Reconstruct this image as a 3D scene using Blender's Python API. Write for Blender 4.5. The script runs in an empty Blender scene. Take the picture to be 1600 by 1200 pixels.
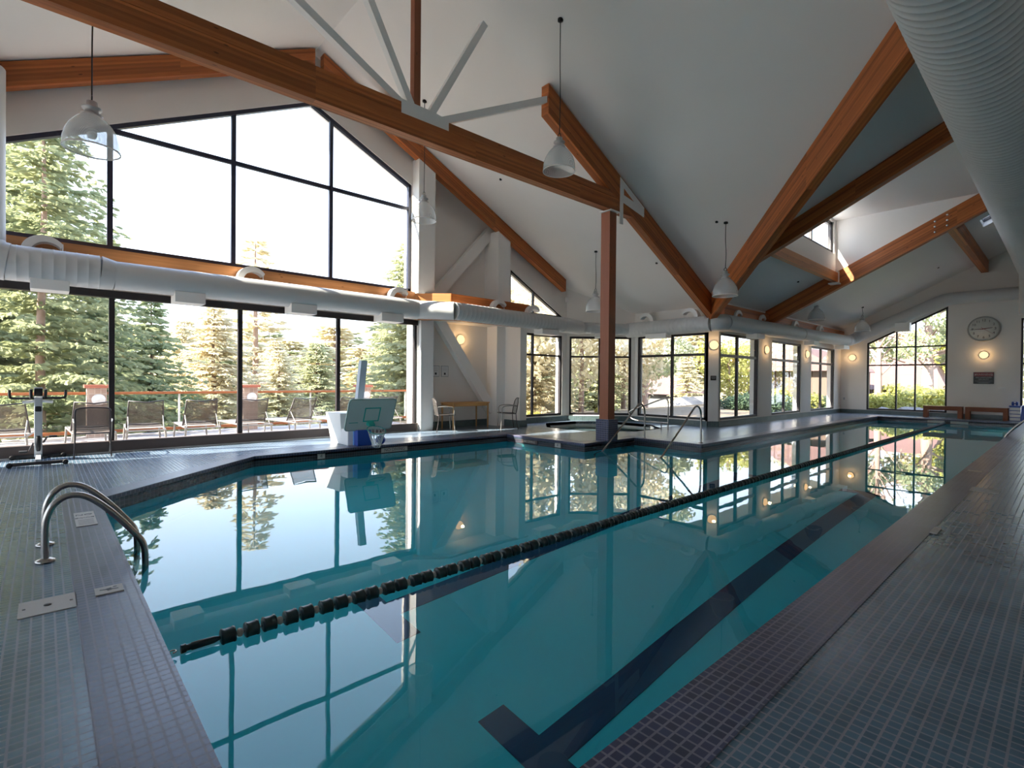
import bpy, bmesh, math, random
from mathutils import Vector, Matrix
from mathutils.geometry import tessellate_polygon
R = math.radians
sc = bpy.context.scene
col = sc.collection

# ------------------------------------------------------------------ camera
cam_d = bpy.data.cameras.new('camera'); cam = bpy.data.objects.new('camera', cam_d); col.objects.link(cam)
YAW, PITCH, ROLL, FPX, CAM_H = 0.830062, -0.008055, 0.008625, 800.84, 1.4
fwd = Vector((-math.sin(YAW)*math.cos(PITCH), math.cos(YAW)*math.cos(PITCH), math.sin(PITCH)))
rt = Vector((math.cos(YAW), math.sin(YAW), 0)); up = rt.cross(fwd)
r2 = math.cos(ROLL)*rt + math.sin(ROLL)*up; u2 = -math.sin(ROLL)*rt + math.cos(ROLL)*up
cam.matrix_world = Matrix(((r2.x, u2.x, -fwd.x, 0), (r2.y, u2.y, -fwd.y, 0), (r2.z, u2.z, -fwd.z, CAM_H), (0, 0, 0, 1)))
cam_d.sensor_fit = 'HORIZONTAL'; cam_d.sensor_width = 36; cam_d.lens = 36*FPX/1600
cam_d.clip_start = 0.05; cam_d.clip_end = 600
sc.camera = cam

# ------------------------------------------------------------------ sky, sun, exposure
world = bpy.data.worlds.new('sky'); sc.world = world; world.use_nodes = True
nt = world.node_tree; nt.nodes.clear()
wo = nt.nodes.new('ShaderNodeOutputWorld'); bg = nt.nodes.new('ShaderNodeBackground')
tc = nt.nodes.new('ShaderNodeTexCoord'); sx = nt.nodes.new('ShaderNodeSeparateXYZ'); cr = nt.nodes.new('ShaderNodeValToRGB')
nt.links.new(tc.outputs['Generated'], sx.inputs[0]); nt.links.new(sx.outputs['Z'], cr.inputs[0])
e = cr.color_ramp.elements
e[0].position = 0.0; e[0].color = (0.84, 0.90, 1.0, 1)
e[1].position = 0.75; e[1].color = (0.42, 0.58, 0.95, 1)
m_ = e.new(0.25); m_.color = (0.66, 0.77, 0.98, 1)
nt.links.new(cr.outputs[0], bg.inputs['Color']); bg.inputs['Strength'].default_value = 1.0
nt.links.new(bg.outputs[0], wo.inputs[0])
sun_d = bpy.data.lights.new('sun', 'SUN'); sun = bpy.data.objects.new('sun', sun_d); col.objects.link(sun)
sun_d.energy = 7.0; sun_d.angle = R(0.6); sun_d.color = (1.0, 0.90, 0.78)
sun.rotation_euler = Vector((0.37, 0.93, -0.73)).to_track_quat('-Z', 'Y').to_euler()
sun.location = (-30, -50, 50)
sc.view_settings.view_transform = 'Standard'; sc.view_settings.look = 'None'
sc.view_settings.gamma = 1; sc.view_settings.use_curve_mapping = False
sc.view_settings.exposure = 2.3
cy = sc.cycles
cy.max_bounces = 12; cy.diffuse_bounces = 6; cy.glossy_bounces = 5; cy.transmission_bounces = 8
cy.transparent_max_bounces = 24; cy.sample_clamp_indirect = 6; cy.caustics_reflective = True; cy.caustics_refractive = True
cy.use_denoising = True; cy.use_adaptive_sampling = True; cy.adaptive_threshold = 0.02

# ------------------------------------------------------------------ materials
MATS = {}
def newmat(name):
    m = bpy.data.materials.new(name); m.use_nodes = True; m.node_tree.nodes.clear()
    MATS[name] = m; return m, m.node_tree
def N(nt, t, **kw):
    n = nt.nodes.new(t)
    for k, v in kw.items():
        if k in n.inputs: n.inputs[k].default_value = v
        else: setattr(n, k, v)
    return n
def c4(c): return (c[0], c[1], c[2], 1)
def pr(nt, color=None, rough=0.5, metal=0.0, spec=0.5, **kw):
    b = N(nt, 'ShaderNodeBsdfPrincipled'); o = N(nt, 'ShaderNodeOutputMaterial')
    if color is not None: b.inputs['Base Color'].default_value = c4(color)
    b.inputs['Roughness'].default_value = rough; b.inputs['Metallic'].default_value = metal
    b.inputs['Specular IOR Level'].default_value = spec
    for k, v in kw.items(): b.inputs[k.replace('_', ' ')].default_value = v
    nt.links.new(b.outputs[0], o.inputs[0]); return b
def mixc(nt, fac, a, b, kind='MIX'):
    n = N(nt, 'ShaderNodeMix', data_type='RGBA', blend_type=kind)
    for i, v in ((0, fac), (6, a), (7, b)):
        if hasattr(v, 'links'): nt.links.new(v, n.inputs[i])
        else: n.inputs[i].default_value = v if i == 0 else c4(v)
    return n.outputs[2]
def plain(name, color, rough=0.5, metal=0.0, var=0.08, scale=6.0, bump=0.0, spec=0.5, **kw):
    m, nt = newmat(name); b = pr(nt, color, rough, metal, spec, **kw)
    tc = N(nt, 'ShaderNodeTexCoord'); no = N(nt, 'ShaderNodeTexNoise', Scale=scale, Detail=3.0)
    nt.links.new(tc.outputs['Object'], no.inputs['Vector'])
    d = [max(0, c*(1-var)) for c in color]; l = [min(1, c*(1+var)) for c in color]
    nt.links.new(mixc(nt, no.outputs[0], d, l), b.inputs['Base Color'])
    if bump:
        bp = N(nt, 'ShaderNodeBump', Strength=bump, Distance=0.01); nt.links.new(no.outputs[0], bp.inputs['Height']); nt.links.new(bp.outputs[0], b.inputs['Normal'])
    return m
def tiles(name, c1, c2, grout, size=0.05, mortar=0.0035, rough=0.3, sheet=0.3, sheetvar=0.25, spec=0.5):
    m, nt = newmat(name); b = pr(nt, c1, rough, 0, spec)
    uv = N(nt, 'ShaderNodeUVMap')
    br = N(nt, 'ShaderNodeTexBrick', offset=0.0, squash=1.0)
    for k, v in (('Scale', 1.0), ('Mortar Size', mortar), ('Mortar Smooth', 0.2), ('Brick Width', size), ('Row Height', size), ('Bias', 0.0)): br.inputs[k].default_value = v
    br.inputs['Color1'].default_value = c4(c1); br.inputs['Color2'].default_value = c4(c2); br.inputs['Mortar'].default_value = c4(grout)
    nt.links.new(uv.outputs[0], br.inputs['Vector'])
    b2 = N(nt, 'ShaderNodeTexBrick', offset=0.0)
    for k, v in (('Scale', 1.0), ('Mortar Size', 0.0), ('Brick Width', sheet*2), ('Row Height', sheet)): b2.inputs[k].default_value = v
    b2.inputs['Color1'].default_value = (1, 1, 1, 1); b2.inputs['Color2'].default_value = c4([1-sheetvar]*3)
    nt.links.new(uv.outputs[0], b2.inputs['Vector'])
    no = N(nt, 'ShaderNodeTexNoise', Scale=0.9, Detail=4.0); nt.links.new(uv.outputs[0], no.inputs['Vector'])
    c = mixc(nt, 1.0, br.outputs[0], b2.outputs[0], 'MULTIPLY')
    c = mixc(nt, no.outputs[0], c, mixc(nt, 1.0, c, (1.25, 1.15, 1.1), 'MULTIPLY'))
    nt.links.new(c, b.inputs['Base Color'])
    bp = N(nt, 'ShaderNodeBump', Strength=0.12, Distance=0.002); bp.invert = True
    nt.links.new(br.outputs['Fac'], bp.inputs['Height']); nt.links.new(bp.outputs[0], b.inputs['Normal'])
    mr = N(nt, 'ShaderNodeMapRange'); mr.inputs[3].default_value = rough; mr.inputs[4].default_value = 0.5
    nt.links.new(br.outputs['Fac'], mr.inputs[0]); nt.links.new(mr.outputs[0], b.inputs['Roughness'])
    return m
def wood(name, ca, cb, lam=0.038, rough=0.45, lamdark=0.35):
    """glue-laminated timber: UV u runs along the grain, v across; thin lamination joints and knots"""
    m, nt = newmat(name); b = pr(nt, ca, rough, 0, 0.35)
    uv = N(nt, 'ShaderNodeUVMap'); sp = N(nt, 'ShaderNodeSeparateXYZ'); nt.links.new(uv.outputs[0], sp.inputs[0])
    mp = N(nt, 'ShaderNodeMapping'); mp.inputs['Scale'].default_value = (1.2, 22, 1); nt.links.new(uv.outputs[0], mp.inputs[0])
    no = N(nt, 'ShaderNodeTexNoise', Scale=2.0, Detail=6.0, Distortion=0.6); nt.links.new(mp.outputs[0], no.inputs['Vector'])
    c = mixc(nt, no.outputs[0], ca, cb)
    mp2 = N(nt, 'ShaderNodeMapping'); mp2.inputs['Scale'].default_value = (0.35, 1/lam, 1); nt.links.new(uv.outputs[0], mp2.inputs[0])
    sn = N(nt, 'ShaderNodeVectorMath', operation='FLOOR'); nt.links.new(mp2.outputs[0], sn.inputs[0])
    wn = N(nt, 'ShaderNodeTexWhiteNoise', noise_dimensions='3D'); nt.links.new(sn.outputs[0], wn.inputs[0])
    mr = N(nt, 'ShaderNodeMapRange'); mr.inputs[3].default_value = 1-lamdark; mr.inputs[4].default_value = 1.15
    nt.links.new(wn.outputs[0], mr.inputs[0])
    vm = N(nt, 'ShaderNodeVectorMath', operation='SCALE'); nt.links.new(c, vm.inputs[0]); nt.links.new(mr.outputs[0], vm.inputs['Scale'])
    vo = N(nt, 'ShaderNodeTexVoronoi', Scale=3.2); mp3 = N(nt, 'ShaderNodeMapping'); mp3.inputs['Scale'].default_value = (0.8, 2.4, 1)
    nt.links.new(uv.outputs[0], mp3.inputs[0]); nt.links.new(mp3.outputs[0], vo.inputs['Vector'])
    kr = N(nt, 'ShaderNodeMapRange'); kr.inputs[1].default_value = 0.05; kr.inputs[2].default_value = 0.11; kr.inputs[3].default_value = 0.35; kr.inputs[4].default_value = 1.0
    nt.links.new(vo.outputs['Distance'], kr.inputs[0])
    v2 = N(nt, 'ShaderNodeVectorMath', operation='SCALE'); nt.links.new(vm.outputs[0], v2.inputs[0]); nt.links.new(kr.outputs[0], v2.inputs['Scale'])
    nt.links.new(v2.outputs[0], b.inputs['Base Color'])
    bp = N(nt, 'ShaderNodeBump', Strength=0.15, Distance=0.003); nt.links.new(no.outputs[0], bp.inputs['Height']); nt.links.new(bp.outputs[0], b.inputs['Normal'])
    return m
def emit(name, color, strength):
    m, nt = newmat(name); em = N(nt, 'ShaderNodeEmission', Color=c4(color), Strength=strength); o = N(nt, 'ShaderNodeOutputMaterial')
    nt.links.new(em.outputs[0], o.inputs[0]); return m
def glassy(name, tint=(0.96, 0.98, 0.97), ior=1.45, gloss=1.0, rough=0.0):
    m, nt = newmat(name); o = N(nt, 'ShaderNodeOutputMaterial')
    fr = N(nt, 'ShaderNodeFresnel', IOR=ior); tr = N(nt, 'ShaderNodeBsdfTransparent', Color=c4(tint)); gl = N(nt, 'ShaderNodeBsdfGlossy', Color=c4((gloss,)*3), Roughness=rough)
    # only the face the light enters reflects; the far face of the thin pane just lets it out
    ge = N(nt, 'ShaderNodeNewGeometry'); iv = N(nt, 'ShaderNodeMath', operation='SUBTRACT'); iv.inputs[0].default_value = 1.0; nt.links.new(ge.outputs['Backfacing'], iv.inputs[1])
    ml = N(nt, 'ShaderNodeMath', operation='MULTIPLY'); nt.links.new(fr.outputs[0], ml.inputs[0]); nt.links.new(iv.outputs[0], ml.inputs[1])
    mx = N(nt, 'ShaderNodeMixShader'); nt.links.new(ml.outputs[0], mx.inputs[0]); nt.links.new(tr.outputs[0], mx.inputs[1]); nt.links.new(gl.outputs[0], mx.inputs[2])
    nt.links.new(mx.outputs[0], o.inputs[0]); return m
def mesh_fabric(name, color, alpha=0.72, scale=420):
    """woven sling: opaque threads, partly see-through"""
    m, nt = newmat(name); o = N(nt, 'ShaderNodeOutputMaterial'); b = N(nt, 'ShaderNodeBsdfPrincipled', Roughness=0.7)
    b.inputs['Base Color'].default_value = c4(color)
    uv = N(nt, 'ShaderNodeUVMap'); ch = N(nt, 'ShaderNodeTexChecker', Scale=scale); nt.links.new(uv.outputs[0], ch.inputs['Vector'])
    ma = N(nt, 'ShaderNodeMapRange'); ma.inputs[3].default_value = alpha-0.12; ma.inputs[4].default_value = alpha+0.12; nt.links.new(ch.outputs['Fac'], ma.inputs[0])
    tr = N(nt, 'ShaderNodeBsdfTransparent'); mx = N(nt, 'ShaderNodeMixShader')
    nt.links.new(ma.outputs[0], mx.inputs[0]); nt.links.new(tr.outputs[0], mx.inputs[1]); nt.links.new(b.outputs[0], mx.inputs[2]); nt.links.new(mx.outputs[0], o.inputs[0])
    return m
def water(name, tint, bump=0.05, scale=1.5):
    m, nt = newmat(name); o = N(nt, 'ShaderNodeOutputMaterial')
    tc = N(nt, 'ShaderNodeTexCoord'); no = N(nt, 'ShaderNodeTexNoise', Scale=scale, Detail=2.0); nt.links.new(tc.outputs['Object'], no.inputs['Vector'])
    bp = N(nt, 'ShaderNodeBump', Strength=bump, Distance=0.02); nt.links.new(no.outputs[0], bp.inputs['Height'])
    fr = N(nt, 'ShaderNodeFresnel', IOR=1.33); rf = N(nt, 'ShaderNodeBsdfRefraction', Color=c4(tint), Roughness=0.0, IOR=1.33); gl = N(nt, 'ShaderNodeBsdfGlossy', Color=(1, 1, 1, 1), Roughness=0.0)
    for n in (fr, rf, gl): nt.links.new(bp.outputs[0], n.inputs['Normal'])
    mx = N(nt, 'ShaderNodeMixShader'); nt.links.new(fr.outputs[0], mx.inputs[0]); nt.links.new(rf.outputs[0], mx.inputs[1]); nt.links.new(gl.outputs[0], mx.inputs[2])
    nt.links.new(mx.outputs[0], o.inputs[0]); return m
def foliage(name, c1, c2, c3):
    m, nt = newmat(name); b = pr(nt, c1, 0.7, 0, 0.2)
    oi = N(nt, 'ShaderNodeObjectInfo'); tc = N(nt, 'ShaderNodeTexCoord'); no = N(nt, 'ShaderNodeTexNoise', Scale=1.3, Detail=3.0); nt.links.new(tc.outputs['Object'], no.inputs['Vector'])
    rp = N(nt, 'ShaderNodeValToRGB'); rp.color_ramp.elements[0].position = 0.36; rp.color_ramp.elements[0].color = c4(c1); rp.color_ramp.elements[1].position = 0.64; rp.color_ramp.elements[1].color = c4(c2)
    nt.links.new(no.outputs[0], rp.inputs[0])
    nt.links.new(mixc(nt, oi.outputs['Random'], rp.outputs[0], mixc(nt, 0.5, rp.outputs[0], c3)), b.inputs['Base Color'])
    tl = N(nt, 'ShaderNodeBsdfTranslucent', Color=c4(c2)); mx = N(nt, 'ShaderNodeMixShader'); mx.inputs[0].default_value = 0.4
    o = [n for n in nt.nodes if n.type == 'OUTPUT_MATERIAL'][0]
    nt.links.new(b.outputs[0], mx.inputs[1]); nt.links.new(tl.outputs[0], mx.inputs[2]); nt.links.new(mx.outputs[0], o.inputs[0]); return m

plain('plaster', (0.83, 0.80, 0.76), 0.75, var=0.02, scale=2, bump=0.02)
plain('ceiling_paint', (0.85, 0.82, 0.79), 0.55, var=0.02, scale=1.2)
plain('outside_render', (0.32, 0.29, 0.27), 0.9, var=0.05)
tiles('deck_tile', (0.088, 0.165, 0.235), (0.060, 0.118, 0.172), (0.20, 0.22, 0.27), mortar=0.005, rough=0.24)
tiles('coping_tile', (0.034, 0.046, 0.112), (0.022, 0.028, 0.066), (0.17, 0.17, 0.22), mortar=0.0055, rough=0.30)
tiles('waterline_tile', (0.030, 0.032, 0.045), (0.020, 0.020, 0.028), (0.07, 0.07, 0.085), rough=0.25)
tiles('baseboard_tile', (0.10, 0.17, 0.18), (0.075, 0.13, 0.14), (0.16, 0.18, 0.18), rough=0.3)
tiles('tub_tile', (0.62, 0.64, 0.60), (0.55, 0.60, 0.58), (0.5, 0.5, 0.48), rough=0.2)
plain('pool_plaster', (0.11, 0.72, 0.82), 0.7, var=0.04, scale=0.8)
plain('navy_tile', (0.004, 0.055, 0.15), 0.4)
wood('glulam', (0.56, 0.180, 0.048), (0.36, 0.092, 0.022), lamdark=0.42)
wood('glulam_pale', (0.56, 0.27, 0.11), (0.42, 0.16, 0.055), lamdark=0.2)
wood('column_wood', (0.34, 0.108, 0.046), (0.25, 0.072, 0.032), lam=0.5, lamdark=0.1)
wood('oak', (0.62, 0.34, 0.13), (0.50, 0.25, 0.09), lam=0.11, lamdark=0.1)
wood('bench_wood', (0.28, 0.09, 0.035), (0.20, 0.055, 0.02), lam=0.09, lamdark=0.15)
wood('rail_wood', (0.42, 0.15, 0.06), (0.34, 0.11, 0.04), lam=0.1, lamdark=0.1)
wood('deck_board', (0.34, 0.30, 0.30), (0.28, 0.245, 0.245), lam=0.14, lamdark=0.15)
plain('frame_dark', (0.018, 0.014, 0.017), 0.45)
plain('frame_brown', (0.075, 0.052, 0.045), 0.5)
plain('frame_navy', (0.020, 0.024, 0.050), 0.4)
plain('white_paint', (0.86, 0.85, 0.83), 0.5, var=0.02)
plain('grey_steel', (0.48, 0.49, 0.50), 0.45, 0.2, var=0.04)
plain('duct_skin', (0.58, 0.59, 0.59), 0.55, 0.0, var=0.03)
plain('steel', (0.40, 0.37, 0.34), 0.25, 1.0, var=0.05)
plain('chrome', (0.75, 0.75, 0.75), 0.12, 1.0, var=0.02)
plain('black_metal', (0.015, 0.015, 0.016), 0.4, 0.3)
plain('dark_frame_metal', (0.06, 0.05, 0.05), 0.4, 0.5)
plain('silver_frame', (0.34, 0.32, 0.30), 0.35, 0.6)
plain('black_rubber', (0.012, 0.012, 0.013), 0.7)
plain('white_plastic', (0.80, 0.79, 0.78), 0.4, var=0.02)
plain('blue_plastic', (0.010, 0.055, 0.32), 0.35)
plain('light_blue_plastic', (0.16, 0.36, 0.72), 0.4)
plain('board_grey', (0.55, 0.60, 0.57), 0.5, var=0.03)
plain('board_edge', (0.32, 0.42, 0.39), 0.5)
plain('board_green', (0.02, 0.36, 0.31), 0.45)
plain('pole_blue_grey', (0.62, 0.68, 0.78), 0.5)
plain('net_cord', (0.62, 0.64, 0.60), 0.8)
plain('float_green', (0.006, 0.022, 0.024), 0.35)
plain('bead', (0.50, 0.44, 0.38), 0.5)
plain('plate_beige', (0.40, 0.37, 0.34), 0.6, var=0.08, scale=20)
plain('plate_mark', (0.12, 0.12, 0.12), 0.6)
plain('paper', (0.80, 0.80, 0.80), 0.6, var=0.02)
plain('print_ink', (0.05, 0.05, 0.06), 0.6)
plain('sign_black', (0.012, 0.012, 0.012), 0.4)
plain('sign_red', (0.20, 0.008, 0.015), 0.4)
plain('sign_text', (0.45, 0.45, 0.43), 0.5)
plain('clock_face', (0.72, 0.72, 0.67), 0.4)
plain('clock_rim', (0.38, 0.38, 0.35), 0.3, 0.5)
plain('hand_red', (0.35, 0.03, 0.02), 0.4)
emit('lamp_glow', (1.0, 0.58, 0.24), 0.50)
glassy('window_glass'); glassy('rail_glass', (0.90, 0.94, 0.92), 1.45, 0.9)
m, nt_ = newmat('lamp_acrylic'); o_ = N(nt_, 'ShaderNodeOutputMaterial')
b_ = N(nt_, 'ShaderNodeBsdfPrincipled', Roughness=0.12); b_.inputs['Base Color'].default_value = (0.74, 0.76, 0.76, 1)
t_ = N(nt_, 'ShaderNodeBsdfTransparent', Color=(0.95, 0.96, 0.96, 1)); x_ = N(nt_, 'ShaderNodeMixShader')
w_ = N(nt_, 'ShaderNodeTexWave', Scale=40.0); tcc = N(nt_, 'ShaderNodeTexCoord'); nt_.links.new(tcc.outputs['Object'], w_.inputs['Vector'])
mr_ = N(nt_, 'ShaderNodeMapRange'); mr_.inputs[3].default_value = 0.42; mr_.inputs[4].default_value = 0.66; nt_.links.new(w_.outputs['Fac'], mr_.inputs[0]); nt_.links.new(mr_.outputs[0], x_.inputs[0])
nt_.links.new(t_.outputs[0], x_.inputs[1]); nt_.links.new(b_.outputs[0], x_.inputs[2]); nt_.links.new(x_.outputs[0], o_.inputs[0])
mesh_fabric('sling_brown', (0.11, 0.082, 0.068), 0.74); mesh_fabric('sling_grey', (0.22, 0.19, 0.17), 0.72); mesh_fabric('wire_mesh', (0.08, 0.07, 0.065), 0.5)
water('pool_water_surface', (0.72, 1.0, 1.0)); water('tub_water_surface', (0.75, 0.95, 0.93), 0.1, 4)
foliage('needles_green', (0.20, 0.26, 0.15), (0.46, 0.47, 0.27), (0.56, 0.52, 0.36))
foliage('fir_needles', (0.15, 0.20, 0.10), (0.36, 0.38, 0.20), (0.42, 0.40, 0.26))
foliage('needles_dark', (0.15, 0.21, 0.13), (0.38, 0.43, 0.23), (0.46, 0.44, 0.29))
foliage('needles_pale', (0.46, 0.44, 0.30), (0.70, 0.64, 0.44), (0.76, 0.62, 0.47))
foliage('leaves_yellow', (0.27, 0.28, 0.07), (0.50, 0.48, 0.14), (0.42, 0.40, 0.16))
foliage('leaves_dark', (0.05, 0.09, 0.06), (0.10, 0.15, 0.09), (0.1, 0.12, 0.08))
plain('bark', (0.30, 0.21, 0.17), 0.9, var=0.35, scale=9, bump=0.5)
plain('bark_pale', (0.38, 0.26, 0.21), 0.9, var=0.3, scale=9, bump=0.5)
plain('dry_grass', (0.17, 0.13, 0.09), 0.95, var=0.3, scale=0.35)
plain('rock', (0.20, 0.18, 0.18), 0.9, var=0.3, scale=2, bump=0.6)
plain('roof_pink', (0.15, 0.080, 0.070), 0.85, var=0.12, scale=4)
plain('house_wall', (0.15, 0.105, 0.08), 0.85, var=0.06)
plain('house_dark', (0.12, 0.12, 0.12), 0.7)
tiles('stone_block', (0.50, 0.38, 0.32), (0.38, 0.28, 0.24), (0.55, 0.47, 0.42), size=0.11, mortar=0.008, rough=0.85, sheetvar=0.1)
plain('cap_red', (0.52, 0.17, 0.11), 0.7)

# ------------------------------------------------------------------ mesh builder
def wpos(o):
    p = Vector(o.location)
    while o.parent: o = o.parent; p += Vector(o.location)
    return p
class MB:
    def __init__(s): s.v = []; s.f = []; s.uv = None; s.sm = []
    def add(s, vs, fs, smooth=False):
        b = len(s.v); s.v += [Vector(v) for v in vs]; s.f += [tuple(i+b for i in f) for f in fs]; s.sm += [smooth]*len(fs); return s
    def box(s, a, b, M=None):
        x0, x1 = sorted((a[0], b[0])); y0, y1 = sorted((a[1], b[1])); z0, z1 = sorted((a[2], b[2]))
        vs = [Vector(p) for p in ((x0, y0, z0), (x1, y0, z0), (x1, y1, z0), (x0, y1, z0), (x0, y0, z1), (x1, y0, z1), (x1, y1, z1), (x0, y1, z1))]
        if M: vs = [M @ v for v in vs]
        return s.add(vs, [(3, 2, 1, 0), (4, 5, 6, 7), (0, 1, 5, 4), (1, 2, 6, 5), (2, 3, 7, 6), (3, 0, 4, 7)])
    def rbox(s, c, size, rot=(0, 0, 0), bev=0.0):
        bm = bmesh.new(); bmesh.ops.create_cube(bm, size=1.0)
        for v in bm.verts: v.co = Vector((v.co.x*size[0], v.co.y*size[1], v.co.z*size[2]))
        if bev: bmesh.ops.bevel(bm, geom=bm.edges[:], offset=bev, segments=2, affect='EDGES', profile=0.6)
        from mathutils import Euler
        M = Matrix.Translation(Vector(c)) @ Euler(rot).to_matrix().to_4x4()
        bm.verts.index_update(); vs = [M @ v.co for v in bm.verts]; fs = [tuple(v.index for v in f.verts) for f in bm.faces]; bm.free()
        return s.add(vs, fs)
    def prism(s, pts, ext):
        n = len(pts); pts = [Vector(p) for p in pts]; ext = Vector(ext)
        tri = tessellate_polygon([pts]); nrm = Vector((0, 0, 0))
        for i in range(n): nrm += pts[i].cross(pts[(i+1) % n])
        flip = nrm.dot(ext) > 0
        fs = []
        if n <= 4: base = [tuple(range(n))]
        else: base = [tuple(t) for t in tri]
        for t in base:
            tn = (pts[t[1]]-pts[t[0]]).cross(pts[t[2]]-pts[t[0]])
            t = t if tn.dot(ext) < 0 else tuple(reversed(t))
            fs.append(t); fs.append(tuple(i+n for i in reversed(t)))
        for i in range(n):
            j = (i+1) % n; q = (i, j, j+n, i+n) if flip else (j, i, i+n, j+n)
            fs.append(q)
        return s.add(pts+[p+ext for p in pts], fs)
    def tube(s, pts, r, seg=10, cap=True, closed=False):
        pts = [Vector(p) for p in pts]; n = len(pts); rs = r if isinstance(r, (list, tuple)) else [r]*n
        vs = []; prev = None
        for i, p in enumerate(pts):
            if closed: t = (pts[(i+1) % n]-pts[i-1]).normalized()
            elif i == 0: t = (pts[1]-p).normalized()
            elif i == n-1: t = (p-pts[-2]).normalized()
            else: t = ((pts[i+1]-p).normalized()+(p-pts[i-1]).normalized()); t = t.normalized() if t.length > 1e-6 else (pts[i+1]-p).normalized()
            if prev is None:
                a = Vector((0, 0, 1)) if abs(t.z) < 0.9 else Vector((1, 0, 0)); x = t.cross(a).normalized()
            else: x = (prev-t*prev.dot(t)).normalized()
            prev = x; y = t.cross(x)
            for k in range(seg):
                an = 2*math.pi*k/seg; vs.append(p+(x*math.cos(an)+y*math.sin(an))*rs[i])
        fs = []
        for i in range(n if closed else n-1):
            j = (i+1) % n
            for k in range(seg):
                l = (k+1) % seg; fs.append((i*seg+k, i*seg+l, j*seg+l, j*seg+k))
        s.add(vs, fs, True)
        if cap and not closed: s.add(vs[:seg], [tuple(reversed(range(seg)))]); s.add(vs[-seg:], [tuple(range(seg))])
        return s
    def lathe(s, prof, c=(0, 0, 0), seg=24, axis='Z', smooth=True, cap=True):
        c = Vector(c); vs = []
        for r, z in prof:
            for k in range(seg):
                a = 2*math.pi*k/seg
                if axis == 'Z': vs.append(c+Vector((r*math.cos(a), r*math.sin(a), z)))
                elif axis == 'X': vs.append(c+Vector((z, r*math.cos(a), r*math.sin(a))))
                else: vs.append(c+Vector((r*math.sin(a), z, r*math.cos(a))))
        n = len(prof); fs = []
        for i in range(n-1):
            for k in range(seg):
                l = (k+1) % seg; fs.append((i*seg+k, i*seg+l, (i+1)*seg+l, (i+1)*seg+k))
        s.add(vs, fs, smooth)
        if cap and prof[0][0] > 1e-5: s.add(vs[:seg], [tuple(reversed(range(seg)))])
        if cap and prof[-1][0] > 1e-5: s.add(vs[-seg:], [tuple(range(seg))])
        return s
    def poly(s, outer, holes, O, U, V, Nn, t):
        """flat panel with holes; front face on the plane through O, thickness t away from Nn"""
        O, U, V, Nn = Vector(O), Vector(U), Vector(V), Vector(Nn)
        loops = [[Vector((p[0], p[1], 0)) for p in l] for l in [outer]+list(holes)]
        flat = [p for l in loops for p in l]; tri = tessellate_polygon(loops)
        P = lambda p, d: O+U*p.x+V*p.y-Nn*d
        n = len(flat); vs = [P(p, 0) for p in flat]+[P(p, t) for p in flat]; fs = []
        for a in tri:
            nn = (vs[a[1]]-vs[a[0]]).cross(vs[a[2]]-vs[a[0]]); a = tuple(a) if nn.dot(Nn) > 0 else tuple(reversed(a))
            fs.append(a); fs.append(tuple(i+n for i in reversed(a)))
        b = 0
        for l in loops:
            k = len(l)
            for i in range(k): fs.append((b+i, b+(i+1) % k, b+(i+1) % k+n, b+i+n))
            b += k
        return s.add(vs, fs)
    def build(s, name, mat, parent=None, grain=None, origin=None, fixn=True):
        if parent is not None: off = wpos(parent)
        elif origin is not None: off = Vector(origin)
        else:
            xs = [v.x for v in s.v]; ys = [v.y for v in s.v]; zs = [v.z for v in s.v]
            off = Vector(((min(xs)+max(xs))/2, (min(ys)+max(ys))/2, min(zs)))
        me = bpy.data.meshes.new(name); me.from_pydata([v-off for v in s.v], [], s.f); me.update()
        if fixn and len(s.f) < 60000:
            bm = bmesh.new(); bm.from_mesh(me); bmesh.ops.recalc_face_normals(bm, faces=bm.faces[:]); bm.to_mesh(me); bm.free()
        me.polygons.foreach_set('use_smooth', s.sm if len(s.sm) == len(me.polygons) else [False]*len(me.polygons))
        uvl = me.uv_layers.new(name='UVMap'); vv = s.v
        data = []
        for p in me.polygons:
            nx, ny, nz = abs(p.normal.x), abs(p.normal.y), abs(p.normal.z)
            for li in p.loop_indices:
                c = me.vertices[me.loops[li].vertex_index].co+off
                if nz >= nx and nz >= ny: a = (c.x, c.y)
                elif nx >= ny: a = (c.y, c.z)
                else: a = (c.x, c.z)
                if grain == 'y' and nz >= nx and nz >= ny: a = (a[1], a[0])
                if grain == 'z' and not (nz >= nx and nz >= ny): a = (a[1], a[0])
                data += a
        uvl.data.foreach_set('uv', data)
        me.materials.append(MATS[mat])
        o = bpy.data.objects.new(name, me); col.objects.link(o)
        if parent is not None: o.parent = parent; o.location = (0, 0, 0)
        else: o.location = off
        return o
    def child_at(s, name, mat, parent, loc, **kw):
        """a part whose own origin sits at loc (so that sub-parts can follow it)"""
        off = Vector(loc); o = s.build(name, mat, None, origin=off, **kw); o.parent = parent; o.location = off-wpos(parent); return o
def tag(o, label=None, cat=None, group=None, kind=None):
    if label: o['label'] = label
    if cat: o['category'] = cat
    if group: o['group'] = group
    if kind: o['kind'] = kind
    return o
def thing(name, label, cat, loc, group=None):
    o = bpy.data.objects.new(name, None); col.objects.link(o); o.location = loc; o.empty_display_size = 0.1
    return tag(o, label, cat, group)
def struct(o): o['kind'] = 'structure'; return o
def copy_tree(o, parent=None):
    c = o.copy(); col.objects.link(c)
    if parent is not None: c.parent = parent
    for ch in list(o.children): copy_tree(ch, c)
    return c
def arc(c, r, a0, a1, n, ax, ay):
    c, ax, ay = Vector(c), Vector(ax), Vector(ay)
    return [c+ax*(r*math.cos(R(a0+(a1-a0)*i/n)))+ay*(r*math.sin(R(a0+(a1-a0)*i/n))) for i in range(n+1)]
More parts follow.
